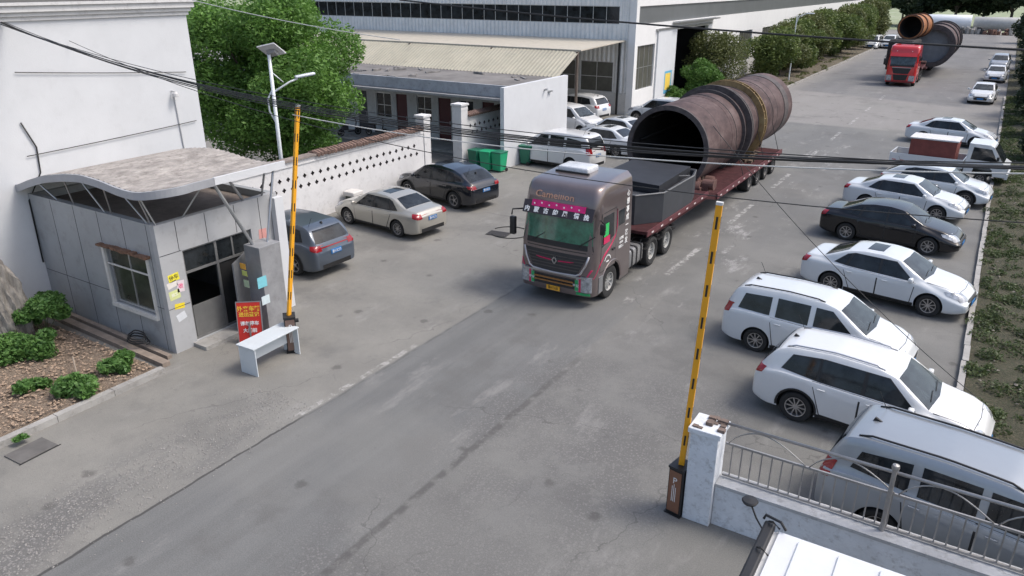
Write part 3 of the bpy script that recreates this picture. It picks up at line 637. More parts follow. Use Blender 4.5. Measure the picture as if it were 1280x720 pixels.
mb = MB(); mb.box(-22.19, -22.0, 55.3, 67.6, 5.5, 5.62); mb.box(-22.2, -21.6, 58.6, 68.4, 5.9, 6.0); P_('door_rail', mb, STEEL, t, B)
po = flat('poster', (.12, .4, .6), (-22.075, 58.1, 1.55), (0, 1, 0), (1, 0, 0), 1.5, 1.7, t, B); 
for cx, cy, w_, h, c_ in ((-.05, .05, 1.1, 1.25, (.85, .6, .1)), (.25, -.15, .5, .6, (.75, .12, .08)), (-.3, .25, .4, .4, (.85, .82, .7))): flat('panel', c_, (-22.07 + cx * .002 + h * .002, 58.1 + cx, 1.55 + cy), (0, 1, 0), (1, 0, 0), w_, h, po, (0, 0, 0)).location = (-B[0], -B[1], 0) if False else (0, 0, 0)
for ch in po.children: ch.location = (-B[0], -B[1], 0)
mb = MB(); mb.prism([(-60.5, 9.2), (-22.0, 9.2), (-41, 12.0)], 50.2, 160.3, 'y'); P_('roof', mb, corrugated('roof_sheet', (.3, .33, .36), 'Y', .4), t, B)
mb = MB(); mb.box(-22.2, -21.7, 50.4, 50.9, 0, 9.19); P_('corner_pier', mb, WW, t, B)
mb = MB(); mb.cyl((-22.85, 50.38, 0), (-22.85, 50.38, 5.0), .07); P_('downpipe', mb, BLACK, t, B)
mb = MB(); mb.box(-60, -59.7, 50.75, 160, 0, 9.19); mb.box(-59.7, -22.5, 159.7, 160, 0, 9.19); P_('back_wall', mb, WW, t, B)

# lean-to awning between
B = (-30, 45, 0)
t = empty('lean_to_awning', B, 0, 'beige corrugated lean-to awning on posts in front of the warehouse', 'awning')
mb = MB(); mb.prism([(50.44, 5.1), (50.44, 5.03), (43.7, 4.83), (43.7, 4.9)], -48, -22.4, 'x')
P_('upper_roof', mb, M('cream_sheet', (.5, .46, .38), .6, var=.12, dirt=.2), t, B)
V = []; F = []; xs_ = np.arange(-47, -22.5, .09)
for i, x in enumerate(xs_): 
    for y, z in ((43.75, 4.82), (41.0, 3.5)): V.append((x - B[0], y - B[1], z + (.035 if i % 3 == 0 else 0)))
for i in range(len(xs_) - 1): a = 2 * i; F.append((a, a + 1, a + 3, a + 2))
o = mk('lower_roof', V, F, M('beige_corrugated', (.42, .39, .3), .6, var=.15, scale=.5, dirt=.2), t)
md = o.modifiers.new('s', 'SOLIDIFY'); md.thickness = .02
for x, y in ((-22.9, 41.4), (-22.6, 43.6), (-29, 43.6), (-36, 43.6)):
    mb = MB(); mb.cyl((x, y, 0), (x, y, 3.6 if y < 42 else 4.8), .06 if y < 42 else .09, seg=10); P_('post', mb, M('rusty_post', (.13, .1, .08), .7, var=.4), t, B)
mb = MB(); mb.box(-47, -22.5, 41.1, 41.16, 3.42, 3.5); P_('edge_beam', mb, M('rusty_post', (0, 0, 0)), t, B)
# barrel by the warehouse
bn = empty('waste_drum', (-23.6, 50.0, 0), 0, 'brown upright waste drum against the warehouse wall', 'drum')
mb = MB(); mb.lathe([(0, 0), (.3, 0), (.31, .02), (.3, .3), (.315, .32), (.3, .34), (.3, .65), (.315, .67), (.3, .69), (.31, .95), (.3, .97), (.27, .9), (0, .88)], axis='z', seg=24); mb.out('shell', M('brown_drum', (.13, .07, .05), .6, var=.3), bn, autosm=30)

# ------------------------------------------------------------ trees
def leaf_mat(name, a, b_):
    m = bpy.data.materials.new(name); m.use_nodes = True; n = m.node_tree.nodes; l = m.node_tree.links; bs = n['Principled BSDF']
    ge = n.new('ShaderNodeNewGeometry'); cr = n.new('ShaderNodeValToRGB'); tc = n.new('ShaderNodeTexCoord'); nz = n.new('ShaderNodeTexNoise'); nz.inputs['Scale'].default_value = 1.1; nz.inputs['Detail'].default_value = 3; l.new(tc.outputs['Object'], nz.inputs[0])
    mr = n.new('ShaderNodeMapRange'); mr.inputs[1].default_value = .35; mr.inputs[2].default_value = .65; l.new(nz.outputs[0], mr.inputs[0])
    av = n.new('ShaderNodeMath'); av.operation = 'MULTIPLY_ADD'; l.new(mr.outputs[0], av.inputs[0]); av.inputs[1].default_value = .6; ml = n.new('ShaderNodeMath'); ml.operation = 'MULTIPLY'; ml.inputs[1].default_value = .4; l.new(ge.outputs['Random Per Island'], ml.inputs[0]); l.new(ml.outputs[0], av.inputs[2]); l.new(av.outputs[0], cr.inputs[0])
    cr.color_ramp.elements[0].color = a + (1,); cr.color_ramp.elements[1].color = b_ + (1,)
    l.new(cr.outputs[0], bs.inputs['Base Color']); bs.inputs['Roughness'].default_value = .6
    tr = n.new('ShaderNodeBsdfTranslucent'); l.new(cr.outputs[0], tr.inputs[0]); mx = n.new('ShaderNodeMixShader'); mx.inputs[0].default_value = .3
    l.new(bs.outputs[0], mx.inputs[1]); l.new(tr.outputs[0], mx.inputs[2]); l.new(mx.outputs[0], n['Material Output'].inputs[0]); return m
BARK = M('bark', (.1, .08, .065), .9, var=.4, scale=6, bump=.6)
def leaves(name, blobs, n_leaf, size, mat, parent, seed=0, droop=0.):
    """blobs: (x,y,z,rx,ry,rz); leaf quads near the surface of each clump"""
    rs = np.random.RandomState(seed); vol = np.array([(b[3] * b[4] * b[5]) ** (2 / 3) for b in blobs]); cnt = (n_leaf * vol / vol.sum()).astype(int)
    Cn = []
    for b, k in zip(blobs, cnt):
        d = rs.normal(size=(k, 3)); d /= np.linalg.norm(d, axis=1)[:, None]; rad = 1 - np.abs(rs.normal(size=k)) * .28; rad = np.clip(rad, .1, 1.05) + rs.normal(size=k) * .04
        Cn.append(np.array(b[:3]) + d * rad[:, None] * np.array(b[3:6]))
    c = np.concatenate(Cn); N = len(c)
    a = rs.normal(size=(N, 3)); a[:, 2] *= .6; a /= np.linalg.norm(a, axis=1)[:, None]; bb = np.cross(a, rs.normal(size=(N, 3))); bb /= np.linalg.norm(bb, axis=1)[:, None]
    s = size * rs.uniform(.45, 1.45, N)[:, None]
    V = np.stack([c - a * s, c + bb * s * .45, c + a * s, c - bb * s * .45], 1).reshape(-1, 3)
    V[:, 2] = np.maximum(V[:, 2], .03)
    me = bpy.data.meshes.new(name); me.vertices.add(4 * N); me.vertices.foreach_set('co', V.ravel()); me.loops.add(4 * N); me.loops.foreach_set('vertex_index', np.arange(4 * N))
    me.polygons.add(N); me.polygons.foreach_set('loop_start', np.arange(0, 4 * N, 4)); me.update(calc_edges=True); me.validate()
    me.materials.append(mat); o = bpy.data.objects.new(name, me); link(o, parent); return o
def limb_mesh(name, parent, tips, base_r, h0, seed=0):
    mb = MB(); rs = random.Random(seed)
    for i, tp in enumerate(tips):
        tp = Vector(tp); s = Vector((0, 0, h0 * rs.uniform(.7, 1))); mid = s.lerp(tp, .5) + Vector((rs.uniform(-.2, .2), rs.uniform(-.2, .2), rs.uniform(.0, .4)))
        mb.cyl(s, mid, base_r * .45, base_r * .28, 7, False); mb.cyl(mid, tp, base_r * .28, base_r * .08, 7, False)
    mb.cyl((0, 0, 0), (.05, 0, h0), base_r, base_r * .7, 10)
    return mb.out(name, BARK, parent, smooth=True)
def blobs_ell(cx, cy, cz, rx, ry, rz, n_, r, seed):
    rs = random.Random(seed); out = []
    for i in range(n_):
        while True:
            p = [rs.uniform(-1, 1) for _ in range(3)]
            if sum(q * q for q in p) <= 1: break
        k = rs.uniform(.75, 1.3); out.append((cx + p[0] * rx, cy + p[1] * ry, max(cz + p[2] * rz, r * .6), r * k * rs.uniform(.8, 1.3), r * k * rs.uniform(.8, 1.3), r * k * .8))
    return out
L_BIG = leaf_mat('fresh_leaf', (.055, .13, .022), (.17, .33, .06))
L_OL = leaf_mat('olive_leaf', (.06, .08, .025), (.17, .19, .06))
L_HED = leaf_mat('hedge_leaf', (.055, .095, .022), (.17, .22, .055))
L_BR = leaf_mat('bright_leaf', (.05, .13, .02), (.13, .25, .05))
L_DK = leaf_mat('dark_leaf', (.022, .035, .016), (.05, .075, .03))
L_DK2 = leaf_mat('far_leaf', (.02, .035, .018), (.045, .07, .03))
tr = empty('tree', (-27.5, 24.0, 0), 0, 'big full green tree behind the pierced wall and the solar lamp', 'tree')
bl = blobs_ell(-.6, 0, 4.7, 4.6, 3.2, 3.6, 46, 1.25, 3) + blobs_ell(-3, 1, 3.5, 2.8, 2.5, 2.4, 14, 1.1, 5) + blobs_ell(2.2, -.8, 4.0, 2.0, 2.2, 2.4, 14, 1.0, 6)
leaves('crown', bl, 130000, .085, L_BIG, tr, 1); limb_mesh('trunk', tr, [b[:3] for b in bl[::3]], .24, 1.7)
# bushes and trees along the warehouse
def bush(x, y, h, r, mat, seed, label, nl=9000, size=.11, group=None, trunk=True, name='bush', blobn=14, cat=None, proto=None):
    e = empty(name, (x, y, 0), seed * 1.3, label, cat or name, group)
    if proto:
        for ch in proto.children: c = ch.copy(); C.objects.link(c); c.parent = e; c.matrix_parent_inverse = Matrix()
        ph, pr_ = proto['h_r']; e.scale = (r / pr_, r / pr_, h / ph); return e
    e['h_r'] = (h, r)
    bl = blobs_ell(0, 0, h * .55, r * .72, r * .72, h * .38, blobn, r * .42, seed); leaves('foliage' if name == 'bush' else 'crown', bl, nl, size, mat, e, seed)
    if trunk: limb_mesh('stem' if name == 'bush' else 'trunk', e, [b[:3] for b in bl[::2]], .07 * h / 3, h * .3, seed)
    return e
bush(-20.2, 60.6, 3.1, 1.6, L_BR, 2, 'bright green dome-shaped bush nearest the big drum load', 16000, .08)
bush(-20.6, 66.2, 4.6, 2.9, L_OL, 3, 'loose olive-green bush in front of the open warehouse door', 16000, .1)
bush(-21.4, 58.2, 1.2, .8, L_BR, 4, 'low pale shrub at the foot of the poster door', 4000, .08)
hp = None; kinds = []
ys = [75.5, 80.5, 85.5, 90, 95, 100.5, 106, 112, 118.5, 125, 132, 140]
for i, y in enumerate(ys):
    k = i % 3; lab = ['broad leafy roadside tree at the near end of the warehouse hedge row'][0] if i == 0 else 'rounded leafy tree in the clipped row along the warehouse verge'
    if i < 3: e = bush(-18.9, y, 5.0, 2.6, L_HED if k != 1 else L_OL, 10 + i, lab, 15000, .13, 'trees in a row along the warehouse verge', name='tree', blobn=18); kinds.append(e)
    else: e = bush(-18.9 + random.uniform(-.4, .4), y, 4.8 + i * .13 + random.uniform(-.3, .4), 2.9 + random.uniform(-.2, .3), None, 10 + i, lab, group='trees in a row along the warehouse verge', name='tree', proto=kinds[k])
# right-hand dark trees beyond the verge
dk_ = []
spots = [(3.4, 36, 1.1, 1.2), (3.4, 48, 2.6, 1.7), (3.0, 55.5, 2.8, 1.7), (3.4, 61, 4.2, 2.1), (3.7, 66, 4.8, 2.4), (3.7, 72, 5.0, 2.5), (4.0, 79, 5.2, 2.7), (4.0, 86, 5.2, 2.7), (4.0, 94, 5.4, 2.8), (4.0, 102, 5.6, 3), (4.2, 111, 5.8, 3), (4.2, 121, 5.8, 3.2), (4.2, 133, 6, 3.2), (4.2, 147, 6.4, 3.4)]
for i, (x, y, h, r) in enumerate(spots):
    lab = 'dark evergreen in the row bordering the right side of the road' if i > 2 else ['small dark shrub on the right verge nearest the camera', 'medium dark shrub on the right verge', 'dark bush on the right verge beside the light pickup'][i]
    if i < 3: e = bush(x, y, h, r, L_DK, 30 + i, lab, 14000, .1, 'dark shrubs and trees on the right verge', name='tree', blobn=16); dk_.append(e)
    else: e = bush(x, y, h, r, None, 30 + i, lab, group='dark shrubs and trees on the right verge', name='tree', proto=dk_[1 + i % 2])
# far tree row beyond the yard
pf = []
far = [(-60, 214), (-52, 210), (-45, 205), (-38, 198), (-31, 196), (-26, 200), (-20.5, 192), (-15.5, 196), (-10.5, 191), (-5.5, 195), (-.5, 192), (5, 196), (10.5, 193), (17, 197), (24, 192), (32, 198)]
for i, (x, y) in enumerate(far):
    lab = 'tall dark tree in the far row behind the yard'; g_ = 'far row of trees closing the yard'
    if i < 3:
        e = empty('tree', (x, y, 0), i, lab, 'tree', g_); e['h_r'] = (11, 5); bl = blobs_ell(0, 0, 7.2, 4.4, 4.4, 4.2, 30, 1.7, 60 + i); leaves('crown', bl, 12000, .42, L_DK2, e, 60 + i); limb_mesh('trunk', e, [b[:3] for b in bl[::3]], .28, 3.4, i); pf.append(e)
    else:
        e = empty('tree', (x, y, 0), i * 1.7, lab, 'tree', g_)
        for ch in pf[i % 3].children: c = ch.copy(); C.objects.link(c); c.parent = e
        s_ = random.uniform(.85, 1.2); e.scale = (s_, s_, s_)
fo = mk('field', [(-400, 176, .02), (400, 176, .02), (400, 900, .3), (-400, 900, .3)], [(0, 1, 2, 3)], soil_mat('pale_field', (.26, .29, .18), (.36, .38, .27), (.2, .25, .13), .05)); tag(fo, kind='structure')
# planter plants
def plant(x, y, r, h, seed, label, nl=1800, mat=L_BR, size=.06):
    e = empty('leafy_plant', (x, y, .1), seed, label, 'plant'); bl = blobs_ell(0, 0, h * .5, r * .8, r * .8, h * .35, 9, r * .38, seed); leaves('foliage', bl, nl, size, mat, e, seed)
    mb = MB()
    for b in bl: mb.cyl((0, 0, 0), b[:3], .008, .004, 5)
    mb.out('stem', M('green_stem', (.08, .12, .04), .7), e)
L_PL = leaf_mat('plant_leaf', (.045, .12, .025), (.15, .29, .07))
plant(-17.3, 6.95, .36, .3, 1, 'small spreading green plant nearest the left frame edge in the soil bed', mat=L_PL)
plant(-16.35, 7.45, .5, .42, 2, 'round leafy green plant beside the kerb in the middle of the soil bed', 3600, mat=L_PL)
plant(-16.5, 8.6, .42, .38, 3, 'round leafy green plant at the corner of the soil bed near the hose', 2600, mat=L_PL)
plant(-19.1, 7.7, .85, .8, 4, 'bushy green shrub at the foot of the standing rock', 6500, mat=L_PL)
plant(-20.2, 8.75, .75, 1.25, 5, 'upright leafy shrub between the rock and the guardhouse', 6000, mat=L_PL)
plant(-15.55, 5.75, .16, .06, 6, 'tiny weed tuft growing beside the kerb end', 500, mat=L_PL, size=.04)
# ------------------------------------------------------------ cars
def smooth_profile(pts, L, win=.10, n_=400):
    xs = np.linspace(0, L, n_); z = np.interp(xs, [p[0] for p in pts], [p[1] for p in pts]); k = max(1, int(win / L * n_)) | 1
    z = np.convolve(np.pad(z, k // 2, mode='edge'), np.ones(k) / k, 'valid'); z = np.convolve(np.pad(z, k // 2, mode='edge'), np.ones(k) / k, 'valid')
    return lambda x: float(np.interp(x, xs, z))
def catmull(P, m=3):
    P = [np.array(p, float) for p in P]; out = []
    for i in range(len(P) - 1):
        p0, p1, p2, p3 = P[max(i - 1, 0)], P[i], P[i + 1], P[min(i + 2, len(P) - 1)]
        for k in range(m):
            t = k / m; out.append(.5 * ((2 * p1) + (-p0 + p2) * t + (2 * p0 - 5 * p1 + 4 * p2 - p3) * t * t + (-p0 + 3 * p1 - 3 * p2 + p3) * t ** 3))
    out.append(P[-1]); return out
SPEC = {
 'sedan': dict(L=4.65, W=1.81, wb=2.72, fo=.93, r=.325, top=[(0, .78), (.04, .98), (.12, 1.06), (.62, 1.1), (1.3, 1.39), (1.75, 1.46), (2.3, 1.47), (2.75, 1.41), (3.5, 1.0), (4.1, .89), (4.45, .76), (4.6, .62), (4.65, .5)],
   belt=[(0, .9), (.5, .95), (3.4, .89), (4.65, .5)], tumble=.36, ws=(2.8, 3.47), rg=(.66, 1.28), rgd='z',
   win=[([(2.32, .95), (3.22, .93)], [(2.32, 1.345), (2.66, 1.33)]), ([(1.4, .98), (2.25, .95)], [(1.52, 1.33), (2.25, 1.35)]), ([(1.02, 1.02), (1.32, 1.0)], [(1.34, 1.27), (1.44, 1.31)])],
   doors=[([(2.29, .3), (3.22, .3)], [(2.29, .90), (3.28, .88)]), ([(1.55, .32), (2.25, .3)], [(1.28, .93), (2.25, .90)])], hl=(.6, .78), tl=(.78, .98), sun=(1.75, 2.2)),
 'suv': dict(L=4.65, W=1.86, wb=2.7, fo=.92, r=.36, top=[(0, .72), (.03, 1.0), (.10, 1.14), (.42, 1.56), (.7, 1.66), (1.6, 1.72), (2.5, 1.68), (2.85, 1.6), (3.55, 1.14), (4.15, 1.03), (4.5, .88), (4.62, .7), (4.65, .55)],
   belt=[(0, 1.0), (.5, 1.12), (1.4, 1.08), (3.5, 1.02), (4.65, .55)], tumble=.34, ws=(2.88, 3.54), rg=(1.16, 1.52), rgd='x', rails=(.6, 2.6),
   win=[([(2.35, 1.1), (3.3, 1.07)], [(2.35, 1.55), (2.72, 1.53)]), ([(1.42, 1.12), (2.27, 1.1)], [(1.42, 1.56), (2.27, 1.56)]), ([(.62, 1.2), (1.36, 1.13)], [(.8, 1.5), (1.36, 1.55)])],
   doors=[([(2.3, .36), (3.25, .36)], [(2.3, 1.05), (3.32, 1.01)]), ([(1.55, .38), (2.26, .36)], [(1.3, 1.08), (2.26, 1.05)])], hl=(.76, .9), tl=(.9, 1.1), clad=1),
 'wagon': dict(L=4.6, W=1.8, wb=2.75, fo=.86, r=.325, top=[(0, .7), (.03, 1.05), (.08, 1.2), (.28, 1.62), (.5, 1.7), (1.6, 1.75), (2.5, 1.72), (2.85, 1.64), (3.6, 1.16), (4.15, 1.02), (4.45, .86), (4.57, .7), (4.6, .55)],
   belt=[(0, 1.02), (.5, 1.08), (3.5, 1.0), (4.6, .55)], tumble=.28, ws=(2.9, 3.58), rg=(1.18, 1.55), rgd='x', rails=(.45, 2.5),
   win=[([(2.35, 1.08), (3.35, 1.05)], [(2.35, 1.56), (2.75, 1.55)]), ([(1.4, 1.09), (2.22, 1.08)], [(1.4, 1.57), (2.22, 1.57)]), ([(.42, 1.12), (1.25, 1.1)], [(.55, 1.52), (1.25, 1.56)])],
   doors=[([(2.28, .32), (3.3, .32)], [(2.28, 1.03), (3.36, 1.0)]), ([(1.45, .34), (2.24, .32)], [(1.3, 1.05), (2.24, 1.03)])], hl=(.72, .88), tl=(.9, 1.2)),
 'mpv': dict(L=4.85, W=1.86, wb=2.8, fo=.95, r=.34, top=[(0, .75), (.03, 1.1), (.08, 1.3), (.3, 1.72), (.6, 1.8), (1.8, 1.84), (2.7, 1.81), (3.1, 1.72), (3.85, 1.22), (4.4, 1.08), (4.7, .9), (4.82, .7), (4.85, .55)],
   belt=[(0, 1.05), (.5, 1.14), (3.7, 1.05), (4.85, .55)], tumble=.26, ws=(3.14, 3.83), rg=(1.24, 1.66), rgd='x', rails=(.5, 2.9),
   win=[([(2.5, 1.15), (3.55, 1.12)], [(2.5, 1.64), (2.98, 1.63)]), ([(1.55, 1.16), (2.38, 1.15)], [(1.55, 1.65), (2.38, 1.65)]), ([(.5, 1.25), (1.4, 1.18)], [(.62, 1.56), (1.4, 1.64)])],
   doors=[([(2.44, .34), (3.5, .34)], [(2.44, 1.1), (3.56, 1.06)]), ([(1.5, .36), (2.4, .34)], [(1.35, 1.12), (2.4, 1.1)])], hl=(.78, .95), tl=(.88, 1.25)),
 'coupe_suv': dict(L=4.75, W=1.9, wb=2.8, fo=.93, r=.37, top=[(0, .8), (.03, 1.02), (.12, 1.14), (.75, 1.5), (1.2, 1.62), (1.9, 1.68), (2.55, 1.65), (2.95, 1.55), (3.65, 1.12), (4.3, 1.0), (4.62, .85), (4.72, .7), (4.75, .55)],
   belt=[(0, 1.05), (.5, 1.12), (3.5, 1.0), (4.75, .55)], tumble=.34, ws=(3.0, 3.63), rg=(.24, .78), rgd='z',
   win=[([(2.42, 1.1), (3.4, 1.06)], [(2.42, 1.53), (2.83, 1.5)]), ([(1.5, 1.12), (2.34, 1.1)], [(1.5, 1.52), (2.34, 1.53)]), ([(.95, 1.18), (1.42, 1.13)], [(1.15, 1.42), (1.42, 1.5)])],
   doors=[([(2.38, .36), (3.3, .36)], [(2.38, 1.05), (3.4, 1.0)]), ([(1.6, .38), (2.34, .36)], [(1.35, 1.08), (2.34, 1.05)])], hl=(.72, .86), tl=(.9, 1.06), clad=1),
}
def patch(bvh, direction, bottom, top_, nu, nv, off, thick=.02):
    """grid between two polylines given in the plane across `direction`, laid on the body"""
    def res(pl, n_):
        pl = [np.array(p, float) for p in pl]; d = [0]
        for a, b_ in zip(pl, pl[1:]): d.append(d[-1] + np.linalg.norm(b_ - a))
        return [np.array([np.interp(t, d, [p[k] for p in pl]) for k in (0, 1)]) for t in np.linspace(0, d[-1], n_)]
    Bt, Tp = res(bottom, nu + 1), res(top_, nu + 1); d = Vector({'y': (0, -1, 0), '-y': (0, 1, 0), 'z': (0, 0, -1), 'x': (1, 0, 0), '-x': (-1, 0, 0)}[direction]); V = []
    for j in range(nv + 1):
        for i in range(nu + 1):
            p = Bt[i] + (Tp[i] - Bt[i]) * j / nv
            o = {'y': (p[0], 4, p[1]), '-y': (p[0], -4, p[1]), 'z': (p[0], p[1], 5), 'x': (-8, p[0], p[1]), '-x': (8, p[0], p[1])}[direction]
            h = bvh.ray_cast(Vector(o), d)
            if h[0] is None: V.append(None)
            else:
                nrm = h[1]; nrm = nrm if nrm.dot(d) < 0 else -nrm; V.append(h[0] + nrm * off)
    F = []; bm = bmesh.new(); bv = [bm.verts.new(v_) if v_ is not None else None for v_ in V]
    for j in range(nv):
        for i in range(nu):
            a = j * (nu + 1) + i; q = [bv[a], bv[a + 1], bv[a + nu + 2], bv[a + nu + 1]]
            if None not in q:
                try: bm.faces.new(q)
                except ValueError: pass
    for v_ in [x for x in bm.verts if not x.link_faces]: bm.verts.remove(v_)
    bmesh.ops.recalc_face_normals(bm, faces=bm.faces)
    if bm.faces:
        s = sum((f.normal.dot(d) * f.calc_area() for f in bm.faces))
        if s > 0: bmesh.ops.reverse_faces(bm, faces=bm.faces)
    be = [e for e in bm.edges if e.is_boundary]
    r = bmesh.ops.extrude_edge_only(bm, edges=be); nv_ = [g_ for g_ in r['geom'] if isinstance(g_, bmesh.types.BMVert)]
    for v_ in nv_: v_.co += d * thick
    return bm
def bmjoin(name, bms, mat, parent, smooth=True):
    out = bmesh.new()
    for b_ in bms:
        me = bpy.data.meshes.new('tmp'); b_.to_mesh(me); b_.free(); out.from_mesh(me); bpy.data.meshes.remove(me)
    me = bpy.data.meshes.new(name); out.to_mesh(me); out.free(); me.materials.append(mat)
    if smooth: me.polygons.foreach_set('use_smooth', [True] * len(me.polygons)); me.set_sharp_from_angle(angle=R(50))
    o = bpy.data.objects.new(name, me); link(o, parent); return o
_tyre = {}
def wheel(parent, x, y, r, w_, side, spokes=5, rimmat=CHROME, hub=.64, name='wheel'):
    key = (round(r, 3), round(w_, 3), spokes, rimmat.name, hub)
    if key not in _tyre:
        mb = MB(); h = w_ / 2; mb.lathe([(r * hub, -h * .8), (r * .8, -h), (r * .95, -h * .92), (r, -h * .6), (r, h * .6), (r * .95, h * .92), (r * .8, h), (r * hub, h * .8)], seg=36, close=True)
        o = mb.out(name, TYRE, None, autosm=40)
        mb = MB(); rr_ = r * hub
        mb.lathe([(rr_, h * .85), (rr_ * .93, h * .82), (rr_ * .9, h * .3), (rr_ * .9, -h * .7), (rr_, -h * .75)], seg=32)
        mb.lathe([(0, h * .62), (rr_ * .16, h * .6), (rr_ * .2, h * .45), (0, h * .4)], seg=16)
        for k in range(spokes):
            a = 2 * PI * k / spokes; m_ = Matrix.Rotation(a, 4, 'Y')
            if spokes >= 8: mb.box(rr_ * .1, rr_ * .95, h * .35, h * .62, -rr_ * .055, rr_ * .055, mtx=m_)
            else:
                for dz in (-.07, .07): mb.box(rr_ * .1, rr_ * .95, h * .35, h * .62, rr_ * (dz - .045), rr_ * (dz + .045), mtx=m_ @ Matrix.Rotation(dz * 1.8, 4, 'Y'))
        q = mb.out('rim', rimmat, None, autosm=40)
        mb = MB(); mb.lathe([(0, h * .15), (rr_ * .88, h * .15), (rr_ * .88, 0), (0, 0)], seg=24); b3 = mb.out('brake_disc', M('brake_dark', (.05, .05, .05), .6, metal=.4), None)
        _tyre[key] = (o.data, q.data, b3.data)
        for z in (o, q, b3): bpy.data.objects.remove(z)
    d = _tyre[key]; o = bpy.data.objects.new(name, d[0]); link(o, parent); o.location = (x, y, r)
    if side < 0: o.rotation_euler = (0, 0, PI)
    a = bpy.data.objects.new('rim', d[1]); link(a, o); b_ = bpy.data.objects.new('brake_disc', d[2]); link(b_, o); return o
RED = M('tail_red', (.26, .006, .01), .15, var=.1, coat=.5)
LAMP = M('head_lamp', (.42, .44, .46), .08, var=.55, scale=9, metal=.3, coat=.6)
BLUEP = M('blue_plate', (.02, .16, .42), .4, var=.05); PINK = M('plate_text', (.75, .75, .75), .5)
GREENP = M('green_plate', (.12, .5, .32), .4, var=.05)
_cars = {}
